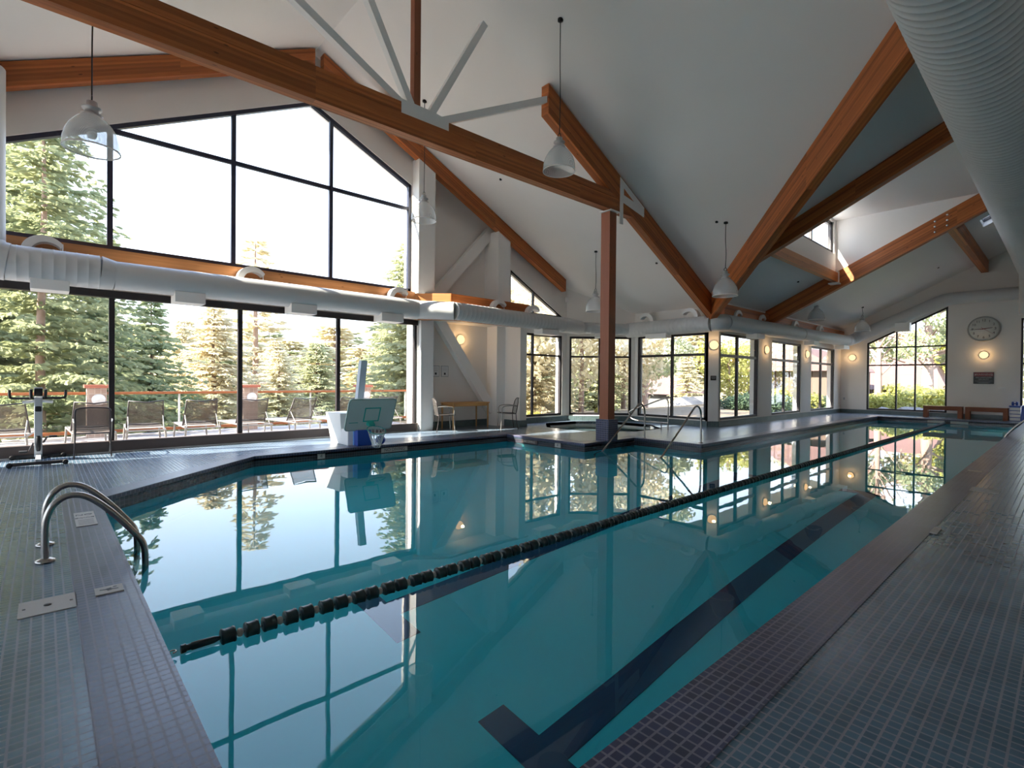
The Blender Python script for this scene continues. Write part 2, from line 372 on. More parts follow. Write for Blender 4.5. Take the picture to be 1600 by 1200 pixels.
def smooth_path(pts, n=6):
    """Catmull-Rom through the points"""
    P = [Vector(p) for p in pts]; P = [2*P[0]-P[1]]+P+[2*P[-1]-P[-2]]; out = []
    for i in range(1, len(P)-2):
        for k in range(n):
            t = k/n; a, b, c, d = P[i-1], P[i], P[i+1], P[i+2]
            out.append(0.5*((2*b)+(c-a)*t+(2*a-5*b+4*c-d)*t*t+(3*b-a-3*c+d)*t*t*t))
    out.append(P[-2]); return out
X, Y, Z = Vector((1, 0, 0)), Vector((0, 1, 0)), Vector((0, 0, 1))
S = 0.485
def zmain(x): return 3.9+S*(x+7.4)
def zdorm(y): return 8.88-S*abs(y-4.585)
# ================================================================== the building
def beam(name, label, p0, p1, w, h, mat='glulam', cat='roof beam', group=None, parent=None, side=None):
    """timber with a plumb section: p0-p1 is the middle of its underside, h its plumb depth"""
    p0, p1 = Vector(p0), Vector(p1); d = p1-p0; L = d.length
    s = side if side is not None else Vector((d.x, d.y, 0)).cross(Z).normalized(); s = Vector(s)*(w/2)
    vs = [p0-s, p0+s, p1+s, p1-s]; vs += [v+Z*h for v in vs]
    fs = [(0, 3, 2, 1), (4, 5, 6, 7), (0, 1, 5, 4), (2, 3, 7, 6), (1, 2, 6, 5), (3, 0, 4, 7)]
    uvs = [[(0, 0), (L, 0), (L, w), (0, w)], [(0, 0), (0, w), (L, w), (L, 0)], [(0, 0), (w, 0), (w, h), (0, h)], [(0, 0), (w, 0), (w, h), (0, h)], [(0, 0), (L, 0), (L, h), (0, h)], [(L, 0), (0, 0), (0, h), (L, h)]]
    off = wpos(parent) if parent else p0
    me = bpy.data.meshes.new(name); me.from_pydata([v-off for v in vs], [], fs); me.update(); me.materials.append(MATS[mat])
    ul = me.uv_layers.new(name='UVMap'); flat = [c for f in uvs for q in f for c in q]; ul.data.foreach_set('uv', flat)
    bm = bmesh.new(); bm.from_mesh(me); bmesh.ops.recalc_face_normals(bm, faces=bm.faces[:]); bm.to_mesh(me); bm.free()
    o = bpy.data.objects.new(name, me); col.objects.link(o)
    if parent: o.parent = parent
    else: o.location = p0; tag(o, label, cat, group)
    return o

# ---- ceilings: one long roof slope and the cross gable over the big window
hole_dormer = [(-5.31, 13.36), (-1.64, 13.36), (-1.64, 19.14), (-5.31, 19.14)]
hole_light = [(-2.02, 21.6), (-1.72, 21.6), (-1.72, 22.6), (-2.02, 22.6)]
vy = lambda x: 7.446-x
struct(MB().poly([(-7.4, vy(-7.4)), (-8.9, vy(-7.4)+1.5), (-8.9, 28.9), (3.4, 28.9), (3.4, -5.9), (-8.1, -5.9), (-7.4, -5.68), (2.865, 4.585)],
     [hole_dormer, hole_light], (0, 0, zmain(0)), (1, 0, S), (0, 1, 0), (S, 0, -1), 0.25).build('ceiling', 'ceiling_paint'))
struct(MB().poly([(-12.7, 4.585), (2.865, 4.585), (-7.4, vy(-7.4)), (-8.9, vy(-7.4)+1.5), (-12.7, 16.35)], [], (0, 0, 8.88+S*4.585), (1, 0, 0), (0, 1, -S), (0, -S, -1), 0.25).build('ceiling', 'ceiling_paint'))
struct(MB().poly([(-12.7, 4.585), (2.865, 4.585), (-7.4, -5.68), (-12.7, -5.9)], [], (0, 0, 8.88-S*4.585), (1, 0, 0), (0, 1, S), (0, S, -1), 0.25).build('ceiling', 'ceiling_paint'))
# roof window box (clerestory dormer)
struct(MB().box((-5.68, 13.0, 6.68), (-1.4, 19.5, 6.85)).build('ceiling', 'ceiling_paint'))
struct(MB().prism([(-5.27, 19.1, zmain(-5.27)-0.0), (-1.67, 19.1, 6.68), (-1.67, 19.1, 6.75), (-5.27, 19.1, 6.75)], (0, 0.2, 0)).build('wall_dormer_far', 'plaster'))
struct(MB().prism([(-5.27, 13.4, zmain(-5.27)-0.0), (-1.67, 13.4, 6.68), (-1.67, 13.4, 6.75), (-5.27, 13.4, 6.75)], (0, -0.2, 0)).build('wall_dormer_near', 'plaster'))
struct(MB().poly([(13.2, 4.93), (19.3, 4.93), (19.3, 6.8), (13.2, 6.8)], [[(13.65, 5.59), (18.93, 5.59), (18.93, 6.60), (13.65, 6.60)]], (-5.27, 0, 0), Y, Z, X, 0.18).build('wall_dormer_front', 'plaster'))
# small roof light shaft near the far end
struct(MB().poly([(21.55, zmain(-2.02)-.0), (22.65, zmain(-2.02)), (22.65, 7.3), (21.55, 7.3)], [], (-2.02, 0, 0), Y, Z, X, 0.06).build('trim_1', 'plaster'))

# ---- walls
struct(MB().poly([(-5.9, 0), (7.5, 0), (7.5, zdorm(7.5)), (4.585, 8.88), (-5.9, zdorm(-5.9))],
     [[(-3.45, 0.03), (7.42, 0.03), (7.42, 2.97), (-3.45, 2.97)],
      [(-2.0, 3.72), (7.22, 3.72), (7.22, 6.55), (4.585, 7.79), (-2.0, 4.60)]], (-11.9, 0, 0), Y, Z, X, 0.32).build('wall_left', 'plaster'))
struct(MB().poly([(7.5, 0), (10.72, 0), (10.72, zdorm(10.72)), (7.5, zdorm(7.5))], [], (-12.25, 0, 0), Y, Z, X, 0.2).build('wall_alcove', 'plaster'))
struct(MB().poly([(10.72, 0), (13.45, 0), (13.45, zdorm(13.45)), (10.72, zdorm(10.72))],
     [[(10.95, 0.2), (13.22, 0.2), (13.22, 2.93), (10.95, 2.93)], [(10.78, 3.56), (13.27, 3.56), (10.78, 4.86)]], (-11.9, 0, 0), Y, Z, X, 0.3).build('wall_bay_left', 'plaster'))
w2a, w2b = Vector((-11.9, 13.45, 0)), Vector((-10.3, 15.2, 0)); w2u = (w2b-w2a).normalized(); w2n = Vector((w2u.y, -w2u.x, 0)); w2L = (w2b-w2a).length
struct(MB().poly([(0, 0), (w2L, 0), (w2L, zdorm(15.2)), (0, zdorm(13.45))], [[(0.10, 0.2), (w2L-0.12, 0.2), (w2L-0.12, 2.93), (0.10, 2.93)]], w2a, w2u, Z, w2n, 0.3).build('wall_bay_middle', 'plaster'))
struct(MB().poly([(-10.3, 0), (-7.62, 0), (-7.62, zdorm(15.2)), (-10.3, zdorm(15.2))], [[(-10.18, 0.2), (-7.70, 0.2), (-7.70, 2.93), (-10.18, 2.93)]], (0, 15.2, 0), X, Z, -Y, 0.3).build('wall_bay_right', 'plaster'))
struct(MB().prism([(-7.62, 15.2, 0), (-7.4, 15.42, 0), (-7.4, 15.55, 0), (-7.7, 15.55, 0), (-7.7, 15.2, 0)], (0, 0, 3.72)).build('wall_corner_pier', 'plaster'))
w4 = [(15.56, 18.42), (19.60, 22.56), (23.76, 26.84)]
struct(MB().poly([(15.5, 0), (28.0, 0), (28.0, 3.92), (15.5, 3.92)], [[(a, 0.2), (b, 0.2), (b, 2.93), (a, 2.93)] for a, b in w4], (-7.4, 0, 0), Y, Z, X, 0.3).build('wall_side', 'plaster'))
struct(MB().poly([(-7.4, 0), (3.2, 0), (3.2, zmain(3.2)), (-7.4, zmain(-7.4))], [[(-6.36, 0.18), (-3.53, 0.18), (-3.53, 4.62), (-6.36, 3.21)], [(-1.36, 0.05), (0.1, 0.05), (0.1, 3.95), (-1.36, 3.95)]], (0, 27.8, 0), X, Z, -Y, 0.3).build('wall_far', 'plaster'))
struct(MB().poly([(-5.9, 0), (28.0, 0), (28.0, zmain(3.2)), (-5.9, zmain(3.2))], [], (3.2, 0, 0), Y, Z, -X, 0.25).build('wall_right', 'plaster'))
nw = [(-11.6, -8.4), (-8.1, -4.9), (-4.6, -1.4)]  # openings added in the unseen near wall to let more daylight in
struct(MB().poly([(-12.2, 0), (3.3, 0), (3.3, zmain(3.2)), (-7.4, 3.9), (-12.2, 3.9)], [[(a, 0.2), (b, 0.2), (b, 3.0), (a, 3.0)] for a, b in nw], (0, -5.68, 0), X, Z, Y, 0.2).build('wall_near', 'plaster'))
# braced piers beside the alcove
def pier(name, y0, y1, xf, z0, z1a, z1b):
    struct(MB().prism([(xf, y0, z0), (xf, y1, z0), (xf, y1, z1b), (xf, y0, z1a)], (-12.3-xf, 0, 0)).build(name, 'white_paint'))
pier('trim_2', 7.24, 7.75, -11.58, 3.66, zdorm(7.24)-.40, zdorm(7.75)-.40); pier('trim_2_base', 7.46, 7.86, -11.78, 0, 3.68, 3.68)
pier('trim_3', 10.02, 10.50, -11.60, 3.60, zdorm(10.02)-.40, zdorm(10.50)-.40); pier('trim_3_base', 10.14, 10.50, -11.78, 0, 3.68, 3.68)
def brace(a, b, w=0.30):
    a, b = Vector(a), Vector(b); d = (b-a).normalized(); n = Vector((0, -d.z, d.y))*w/2
    struct(MB().prism([a-n, b-n, b+n, a+n], (-0.20, 0, 0)).build('trim_4', 'white_paint'))
brace((-11.98, 8.05, 3.7), (-11.98, 10.1, 5.92)); brace((-11.98, 8.1, 3.2), (-11.98, 10.2, 0.45))
struct(MB().box((-12.3, 10.48, 0), (-11.1, 10.74, 3.4)).build('wall_alcove_end', 'plaster'))
struct(MB().poly([(-12.25, 7.9), (-11.7, 7.9), (-11.15, 8.4), (-11.15, 10.48), (-12.25, 10.48)], [], (0, 0, 3.02), X, Y, -Z, 0.12).build('trim_5', 'plaster'))
# timber band along the left wall and round the alcove
tb = thing('timber_band', 'orange laminated timber band under the big gable window and round the alcove', 'beam', (-11.8, -3, 3.3))
beam('wall_band', None, (-11.82, -5.6, 3.12), (-11.82, 7.40, 3.12), 0.14, 0.58, 'glulam_pale', parent=tb)
beam('corner_band', None, (-11.82, 7.28, 2.97), (-11.17, 7.98, 2.97), 0.14, 0.70, 'glulam_pale', parent=tb)
beam('soffit_band', None, (-11.17, 7.94, 2.97), (-11.17, 10.86, 2.97), 0.14, 0.70, 'glulam', parent=tb)

# ---- windows
def bar_pts(O, U, V, Nn, p, q, w, d0, d1, ext=0.0):
    p, q = Vector((p[0], p[1])), Vector((q[0], q[1])); d = (q-p).normalized(); n = Vector((-d.y, d.x))*w/2; p = p-d*ext; q = q+d*ext
    P = lambda a, dd: O+U*a.x+V*a.y-Nn*dd
    return [P(p-n, d0), P(q-n, d0), P(q+n, d0), P(p+n, d0), P(p-n, d1), P(q-n, d1), P(q+n, d1), P(p+n, d1)]
BF = [(0, 1, 2, 3), (7, 6, 5, 4), (0, 4, 5, 1), (1, 5, 6, 2), (2, 6, 7, 3), (3, 7, 4, 0)]
nwin = [0]
def window(O, U, V, Nn, poly, vb=(), hb=(), mat='frame_dark', fw=0.07, bw=0.06, d0=0.03, d1=0.13, label=None, kind='window'):
    nwin[0] += 1; O, U, V, Nn = Vector(O), Vector(U), Vector(V), Vector(Nn)
    c = sum((Vector(p) for p in poly), Vector((0, 0)))/len(poly); zz = min(p[1] for p in poly)
    root = thing('%s_%d' % (kind, nwin[0]), label, 'window', O+U*c.x+V*zz-Nn*0.08); root['kind'] = 'structure'
    f = MB(); k = len(poly)
    ar = sum(poly[i][0]*poly[(i+1) % k][1]-poly[(i+1) % k][0]*poly[i][1] for i in range(k)); sg = 1 if ar > 0 else -1
    for i in range(k):
        p, q = Vector(poly[i]), Vector(poly[(i+1) % k]); d = (q-p).normalized(); n = Vector((-d.y, d.x))*sg*fw/2
        f.add(bar_pts(O, U, V, Nn, p+n, q+n, fw, d0, d1), BF)
    f.build('window_frame', mat, root)
    m = MB()
    for u, v0, v1 in vb: m.add(bar_pts(O, U, V, Nn, (u, v0), (u, v1), bw, d0+.01, d1-.01), BF)
    for v, u0, u1 in hb: m.add(bar_pts(O, U, V, Nn, (u0, v), (u1, v), bw, d0+.015, d1-.015), BF)
    if m.v: m.build('mullion', mat, root)
    g = MB(); g.poly(poly, [], O-Nn*0.075, U, V, Nn, 0.012); g.build('glass_pane', 'window_glass', root)
    return root
zt = lambda y: 7.79-0.484*abs(y-4.585)
wa = window((-11.9, 0, 0), Y, Z, X, [(-3.45, 0.03), (7.42, 0.03), (7.42, 2.97), (-3.45, 2.97)], [(y, 0.2, 2.86) for y in (-1.23, 0.93, 3.09, 5.25)], [], 'frame_dark', 0.07, 0.085,
            label='wide lower glass wall with dark frames looking onto the terrace')
MB().box((-12.03, -3.45, 0.03), (-11.86, 7.42, 0.215)).build('bottom_rail', 'frame_brown', wa)
MB().box((-12.03, -3.45, 2.84), (-11.87, 7.42, 2.97)).build('head_rail', 'frame_dark', wa)
window((-11.9, 0, 0), Y, Z, X, [(-2.0, 3.72), (7.22, 3.72), (7.22, 6.55), (4.585, 7.79), (-2.0, 4.60)], [(y, 3.74, zt(y)-.03) for y in (-1.15, 0.90, 2.95, 5.05)], [(5.92, 0.75, 7.2)], 'frame_navy', 0.08, 0.085,
       label='large gable shaped upper window showing open sky')
bw_lab = 'bay window with dark glazing bars beside the hot tub, %s pane'
window((-11.9, 0, 0), Y, Z, X, [(10.95, 0.2), (13.22, 0.2), (13.22, 2.93), (10.95, 2.93)], [(11.85, 0.22, 2.9)], [(2.23, 10.97, 13.2)], label=bw_lab % 'left')
window((-11.9, 0, 0), Y, Z, X, [(10.78, 3.56), (13.27, 3.56), (10.78, 4.86)], [(11.85, 3.56, 4.28)], [], fw=0.05, bw=0.05, label='small triangular window above the alcove end')
window(w2a, w2u, Z, w2n, [(0.10, 0.2), (w2L-0.12, 0.2), (w2L-0.12, 2.93), (0.10, 2.93)], [(1.15, 0.22, 2.9)], [(2.23, 0.12, w2L-.14)], label=bw_lab % 'middle')
window((0, 15.2, 0), X, Z, -Y, [(-10.18, 0.2), (-7.70, 0.2), (-7.70, 2.93), (-10.18, 2.93)], [(-8.90, 0.22, 2.9)], [(2.25, -10.15, -7.72)], bw=0.08, label=bw_lab % 'right')
for (a, b), t in zip(w4, ('nearest', 'middle', 'farthest')):
    window((-7.4, 0, 0), Y, Z, X, [(a, 0.2), (b, 0.2), (b, 2.93), (a, 2.93)], [((a+b)/2-.12, 0.22, 2.9)], [(2.23, a+.02, b-.02)], bw=0.09, label='tall side window with one upright bar, %s of three' % t)
window((0, 27.8, 0), X, Z, -Y, [(-6.36, 0.18), (-3.53, 0.18), (-3.53, 4.62), (-6.36, 3.21)], [(-5.27, 0.2, 3.72), (-4.60, 0.2, 4.05)], [(2.99, -6.34, -3.55), (2.20, -6.34, -3.55)], fw=0.07, bw=0.06, label='far end window with slanted top and nine panes')
window((0, 27.8, 0), X, Z, -Y, [(-1.36, 0.05), (0.1, 0.05), (0.1, 3.95), (-1.36, 3.95)], [(-0.63, 0.1, 3.9)], [(2.2, -1.3, 0.05)], fw=0.07, label='far end glazed opening beside the drawer stack')
for (a, b), t in zip(nw, ('left', 'middle', 'right')):  # added windows out of view, there to brighten the interior
    window((0, -5.68, 0), X, Z, Y, [(a, 0.2), (b, 0.2), (b, 3.0), (a, 3.0)], [((a+b)/2, 0.22, 2.97)], [(2.23, a+.02, b-.02)], label='wide window added unseen behind the near deck to brighten the room, %s of three' % t)
window((-5.27, 0, 0), Y, Z, X, [(13.65, 5.59), (18.93, 5.59), (18.93, 6.60), (13.65, 6.60)], [(17.06, 5.6, 6.58)], [], 'frame_dark', fw=0.10, bw=0.10, d0=0.06, d1=0.16, label='roof dormer window between two rafters')
window((0, 0, zmain(0)+0.12), Vector((1, 0, S)), Y, Vector((S, 0, -1)).normalized(), [(-2.02, 21.6), (-1.72, 21.6), (-1.72, 22.6), (-2.02, 22.6)], fw=0.03, label='tiny bright roof light beside the big duct')

# ---- floor, pool and hot tub
pool = [(-1.17, 0.46), (-1.17, 26.0), (-5.53, 26.0), (-5.55, 10.80), (-7.27, 10.75), (-7.27, 8.84), (-9.80, 8.80), (-9.80, 2.76), (-7.48, 0.46)]
tubc = Vector((-9.85, 12.75)); TR = 1.70
tub = [(tubc.x+TR*math.cos(R(22.5+45*i)), tubc.y+TR*math.sin(R(22.5+45*i))) for i in range(8)]
room = [(3.2, -5.68), (3.2, 27.8), (-7.4, 27.8), (-7.4, 15.42), (-7.62, 15.2), (-10.3, 15.2), (-11.9, 13.45), (-11.9, 10.74), (-12.25, 10.74), (-12.25, 7.5), (-11.9, 7.5), (-11.9, -5.68)]
struct(MB().poly(room, [pool, tub], (0, 0, 0), X, Y, Z, 0.08).build('floor', 'deck_tile'))
def offset(poly, d):
    out = []; n = len(poly)
    for i in range(n):
        a, b, c = Vector(poly[i-1]), Vector(poly[i]), Vector(poly[(i+1) % n]); d1 = (b-a).normalized(); d2 = (c-b).normalized()
        n1, n2 = Vector((d1.y, -d1.x)), Vector((d2.y, -d2.x)); m = (n1+n2); m = m/(m.length**2)*2 if m.length > 1e-6 else n1
        out.append(tuple(b+m*d))
    return out
cop = offset(pool, 0.29); cop[-1] = (-7.60, 0.15); cop[0] = (-0.88, 0.15)
struct(MB().poly(cop, [offset(pool, -0.012)], (0, 0, 0.006), X, Y, Z, 0.05).build('trim_6', 'coping_tile'))
def ringwall(poly, z0, z1, t=0.12):
    m = MB(); inn = poly; out = offset(poly, t)
    for i in range(len(poly)):
        j = (i+1) % len(poly); a, b, c, d = inn[i], inn[j], out[j], out[i]
        m.prism([(a[0], a[1], z0), (b[0], b[1], z0), (c[0], c[1], z0), (d[0], d[1], z0)], (0, 0, z1-z0))
    return m
WZ = -0.17
struct(ringwall(pool, -0.27, -0.045).build('trim_7', 'waterline_tile'))
basin = MB(); basin.poly(offset(pool, 0.15), [], (0, 0, -1.78), X, Y, Z, 0.1)
rw = ringwall(pool, -1.80, -0.27); basin.add(rw.v, rw.f)
bas = struct(basin.build('pool_basin', 'pool_plaster'))
for lx in (-2.32, -4.45):
    q = MB(); q.box((lx-0.13, 2.40, -1.785), (lx+0.13, 10.4, -1.772)); q.box((lx-0.50, 2.28, -1.785), (lx+0.50, 2.52, -1.7715)); q.box((lx-0.42, 10.25, -1.785), (lx+0.42, 10.48, -1.7715))
    q.build('lane_line', 'navy_tile', bas)
st = MB()
for k in range(4): st.box((-7.27, 10.78-0.36*(k+1), -1.78), (-5.55, 10.78-0.36*k, -0.36-0.30*k))
st.build('entry_steps', 'pool_plaster', bas)
wtr = MB().poly(offset(pool, 0.004), [], (0, 0, WZ), X, Y, Z, 0.001)
wm = MB(); wp = offset(pool, 0.004); tri = tessellate_polygon([[Vector((p[0], p[1], 0)) for p in wp]])
wm.add([(p[0], p[1], WZ) for p in wp], [tuple(t) for t in tri])
wobj = wm.build('pool_water', 'pool_water_surface'); tag(wobj, 'still turquoise water filling the long indoor pool', 'water', kind='stuff')
if wobj.data.polygons[0].normal.z < 0: wobj.data.flip_normals()
tb_ = MB(); tb_.poly(offset(tub, 0.1), [], (0, 0, -1.0), X, Y, Z, 0.1); q = ringwall(tub, -1.0, -0.0); tb_.add(q.v, q.f)
struct(tb_.build('hot_tub_basin', 'tub_tile'))
struct(MB().poly(offset(tub, 0.02), [offset(tub, -0.26)], (0, 0, -0.55), X, Y, Z, 0.4).build('trim_8', 'tub_tile'))
tm = MB(); tp = offset(tub, 0.004); tri = tessellate_polygon([[Vector((p[0], p[1], 0)) for p in tp]]); tm.add([(p[0], p[1], -0.13) for p in tp], [tuple(t) for t in tri])
tw = tm.build('tub_water', 'tub_water_surface'); tag(tw, 'pale water in the octagonal hot tub by the bay windows', 'water', kind='stuff')
if tw.data.polygons[0].normal.z < 0: tw.data.flip_normals()
# baseboards
def board(a, b, n, name, h=0.19, t=0.022):
    a, b, n = Vector((*a, 0)), Vector((*b, 0)), Vector((*n, 0)).normalized()
    struct(MB().prism([a, b, b+n*t, a+n*t], (0, 0, h)).build(name, 'baseboard_tile'))
board((-12.25, 7.9), (-12.25, 10.48), (1, 0), 'baseboard_alcove'); board((-11.1, 10.46), (-11.1, 10.76), (1, 0), 'baseboard_alcove_end'); board((-11.78, 10.48), (-11.1, 10.48), (0, -1), 'baseboard_alcove_side')
board((-11.9, 10.74), (-11.9, 13.45), (1, 0), 'baseboard_bay_left', 0.17, 0.06); board(w2a.xy, w2b.xy, w2n.xy, 'baseboard_bay_middle', 0.17, 0.06); board((-10.3, 15.2), (-7.62, 15.2), (0, -1), 'baseboard_bay_right', 0.17, 0.06)
board((-7.62, 15.2), (-7.4, 15.42), (1, -1), 'baseboard_corner', 0.17, 0.03); board((-7.4, 15.42), (-7.4, 27.8), (1, 0), 'baseboard_side', 0.17, 0.03); board((-7.4, 27.8), (-1.38, 27.8), (0, -1), 'baseboard_far', 0.17, 0.03)
board((3.2, -5.68), (3.2, 27.8), (-1, 0), 'baseboard_right')

# ---- roof timbers
beam('tie_beam', 'long dark glulam tie beam running from upper left to the timber column', (-7.3, -2.9, 5.27), (-7.3, 10.75, 5.35), 0.19, 0.30)
beam('tie_beam', 'thicker upper ply of the tie beam, left of the steel plate', (-7.3, -2.9, 5.575), (-7.3, 4.17, 5.615), 0.19, 0.17)
beam('tie_beam', 'thicker upper ply of the tie beam, right of the steel plate', (-7.3, 5.09, 5.62), (-7.3, 10.0, 5.655), 0.19, 0.14)
hb2 = lambda y: 6.78-(y-7.55)*0.487
beam('rafter', 'sloping glulam rafter over the timber column, meeting the hip at the corner', (-7.3, 7.52, hb2(7.52)), (-7.3, 14.95, hb2(14.95)-.02), 0.20, 0.60)
beam('rafter', 'thin glulam rafter along the gable wall above the alcove', (-11.66, 4.7, zdorm(4.7)-.44), (-11.66, 13.0, zdorm(13.0)-.40), 0.20, 0.40)
beam('rafter', 'thin glulam rafter on the near half of the gable wall', (-11.66, 4.5, zdorm(4.5)-.44), (-11.66, -5.5, zdorm(-5.5)-.40), 0.20, 0.40)
vx0, vx1 = -7.25, 2.5
beam('valley_rafter', 'broad bright orange valley rafter rising over the pool from the corner pier', (vx0, vy(vx0), zmain(vx0)-.72), (vx1, vy(vx1), zmain(vx1)-.72), 0.20, 0.71)
beam('rafter', 'dark brown rafter branching off the valley rafter toward the big duct', (-5.85, 13.3, zmain(-5.85)-.46), (3.15, 13.3, zmain(3.15)-.46), 0.20, 0.45)
b5 = beam('rafter', 'orange bolted rafter crossing the pool beyond the roof dormer', (-7.38, 19.0, zmain(-7.38)-.56), (3.15, 19.0, zmain(3.15)-.56), 0.20, 0.56)
mb_ = MB()
for dx in (-2.72, -2.45):
    for dz in (-.42, -.27, -.12):
        o_b = MB().lathe([(0.0, -0.03), (0.026, -0.03), (0.030, 0.0)], (dx, 18.90, zmain(dx)+dz), 10, 'Y').build('bolt', 'chrome', b5)
beam('purlin', 'short orange purlin running from the bolted rafter to the far wall', (-2.42, 19.1, 5.86), (-2.42, 27.8, 5.86), 0.22, 0.46)
beam('header_beam', 'orange header beam under the roof dormer window', (-5.20, 13.4, zmain(-5.27)-.30), (-5.20, 19.0, zmain(-5.27)-.30), 0.14, 0.30, 'glulam_pale')
beam('wall_plate', 'orange timber wall plate above the side windows', (-7.33, 15.5, 3.35), (-7.33, 27.75, 3.35), 0.14, 0.45)
hg = thing('beam_hanger', 'white steel hanger where the dormer header meets the bolted rafter', 'bracket', (-5.20, 18.9, 4.62))
MB().box((-5.30, 18.86, 4.58), (-5.10, 18.90, 4.98)).box((-5.34, 18.6, 4.56), (-5.06, 18.90, 4.60)).build('hanger_plate', 'white_paint', hg)

# ---- column
cl = thing('timber_column', 'reddish timber column on a dark tiled pedestal at the pool edge', 'column', (-7.38, 9.78, 0))
MB().box((-7.505, 9.655, 0.50), (-7.255, 9.905, 5.33)).build('shaft', 'column_wood', cl, grain='z')
MB().box((-7.56, 9.60, 0.0), (-7.20, 9.96, 0.50)).build('pedestal', 'coping_tile', cl)
MB().box((-7.52, 9.60, 5.325), (-7.19, 9.96, 5.35)).build('bearing_plate', 'white_paint', cl)
MB().box((-7.40, 9.76, 5.35), (-7.22, 9.94, 5.95)).build('post_head', 'column_wood', cl, grain='z')
# ---- steel gusset at the column head
gx = -7.19
gp = thing('gusset_plate', 'triangular white steel gusset on the column head', 'bracket', (gx, 10.1, 5.1))
t1 = [(9.96, 6.17), (10.95, 5.68), (10.95, 5.44), (10.08, 5.60), (10.08, 5.08), (9.96, 5.08)]
MB().poly(t1, [[(10.10, 5.95), (10.55, 5.71), (10.10, 5.78)]], (gx, 0, 0), Y, Z, X, 0.025).build('plate', 'white_paint', gp)
# ---- king post steelwork in the middle of the truss
ks = thing('truss_steelwork', 'white painted steel plate and struts in the middle of the tie beam', 'steel bracket', (-7.3, 4.6, 5.55))
MB().prism([(-7.215, 4.17, 5.56), (-7.215, 5.09, 5.56), (-7.215, 5.09, 5.80), (-7.215, 4.80, 5.84), (-7.215, 4.45, 5.84), (-7.215, 4.17, 5.84)], (-0.17, 0, 0)).build('plate', 'white_paint', ks)
def strut(a, b, w=0.12):
    a, b = Vector(a), Vector(b); d = (b-a).normalized(); n = X.cross(d)*w/2
    return MB().prism([a-n, b-n, b+n, a+n], (-0.12, 0, 0)).build('strut', 'white_paint', ks)
strut((-7.24, 4.95, 5.76), (-7.24, 7.62, 7.14)); strut((-7.24, 4.30, 5.74), (-7.24, 1.60, 7.10)); strut((-7.24, 4.70, 5.70), (-7.24, 5.9, 7.85)); strut((-7.24, 4.45, 5.70), (-7.24, 3.3, 7.8))
MB().box((-7.36, 4.42, 5.78), (-7.24, 4.54, 8.75)).build('king_post', 'column_wood', ks, grain='z')
beam('rafter', 'glulam rafter of the near half of the roof truss', (-7.3, 1.65, hb2(7.52)), (-7.3, -5.5, hb2(14.68)), 0.20, 0.56)

# ---- air ducts
def ribbed(pts, r, step=0.14, rib=0.006, seg=28):
    P = [Vector(p) for p in pts]; out = []; rs = []
    for a, b in zip(P, P[1:]):
        L = (b-a).length; n = max(1, int(L/step))
        for i in range(n):
            for f, k in ((0.0, 0), (0.82, 0), (0.88, rib), (0.94, rib)):
                out.append(a+(b-a)*((i+f)/n)); rs.append(r+k)
    out.append(P[-1]); rs.append(r); return out, rs
def duct(root, pts, r, rib=0.004, step=0.14, name='duct_tube', seg=28):
    p, rs = ribbed(pts, r, step, rib); return MB().tube(p, rs, seg).build(name, 'duct_skin', root)
def grille(root, c, size, rotz=0):
    m = MB(); m.rbox(c, size, (0, 0, rotz), 0.008); return m.build('diffuser', 'white_paint', root)
ad = thing('air_duct', 'pale round air duct along the big window wall, alcove and bay', 'air duct', (-11.45, 3, 2.9))
duct(ad, [(-11.42, -0.45, 3.2), (-11.42, 0.72, 3.2)], 0.285)
MB().tube([(-11.42, 0.72, 3.2), (-11.43, 0.92, 3.18)], [0.287, 0.252], 28).build('reducer', 'duct_skin', ad)
duct(ad, [(-11.43, 0.92, 3.18), (-11.45, 7.12, 3.19)], 0.25, 0.001, 1.2)
duct(ad, [(-11.45, 7.12, 3.19), (-10.84, 7.86, 3.17)], 0.235, 0.002, 0.4, 'elbow')
duct(ad, [(-10.84, 7.86, 3.17), (-10.84, 12.0, 3.14)], 0.23)
el = smooth_path([(-10.84, 11.98, 3.14), (-10.86, 12.3, 3.14), (-10.98, 12.75, 3.15), (-11.1, 13.1, 3.16)], 5)
MB().tube(el, [0.245]*len(el), 28).build('elbow', 'duct_skin', ad)
duct(ad, [(-11.2, 13.2, 3.16), (-10.22, 14.82, 3.15)], 0.19)
duct(ad, [(-10.34, 14.85, 3.13), (-7.35, 14.85, 3.15)], 0.25)
el = smooth_path([(-7.35, 14.85, 3.15), (-7.18, 14.92, 3.16), (-7.1, 15.15, 3.18)], 5); MB().tube(el, [0.255]*len(el), 28).build('elbow', 'duct_skin', ad)
MB().tube(smooth_path([(-11.42, -0.42, 3.2), (-11.42, -0.62, 3.24), (-11.42, -0.72, 3.42), (-11.42, -0.74, 3.7), (-11.42, -0.74, 6.2)], 6), 0.30, 28).build('riser', 'duct_skin', ad)
for ya, yb in ((-0.16, 0.32), (1.80, 2.30), (3.90, 4.45), (6.02, 6.62)): grille(ad, (-11.46, (ya+yb)/2, 2.90), (0.42, yb-ya, 0.20))
grille(ad, (-10.86, 11.35, 2.86), (0.36, 0.75, 0.16)); grille(ad, (-10.72, 14.0, 2.93), (0.34, 0.6, 0.16), R(-48)); grille(ad, (-9.15, 14.82, 2.87), (0.75, 0.34, 0.14))
ad2 = thing('air_duct', 'pale round air duct over the side windows, climbing the far gable wall', 'air duct', (-7.05, 20, 2.95))
duct(ad2, [(-7.1, 15.15, 3.18), (-7.02, 21.2, 3.24)], 0.25, 0.002, 0.5); duct(ad2, [(-7.02, 21.3, 3.24), (-6.95, 26.9, 3.30)], 0.24, 0.002, 0.5)
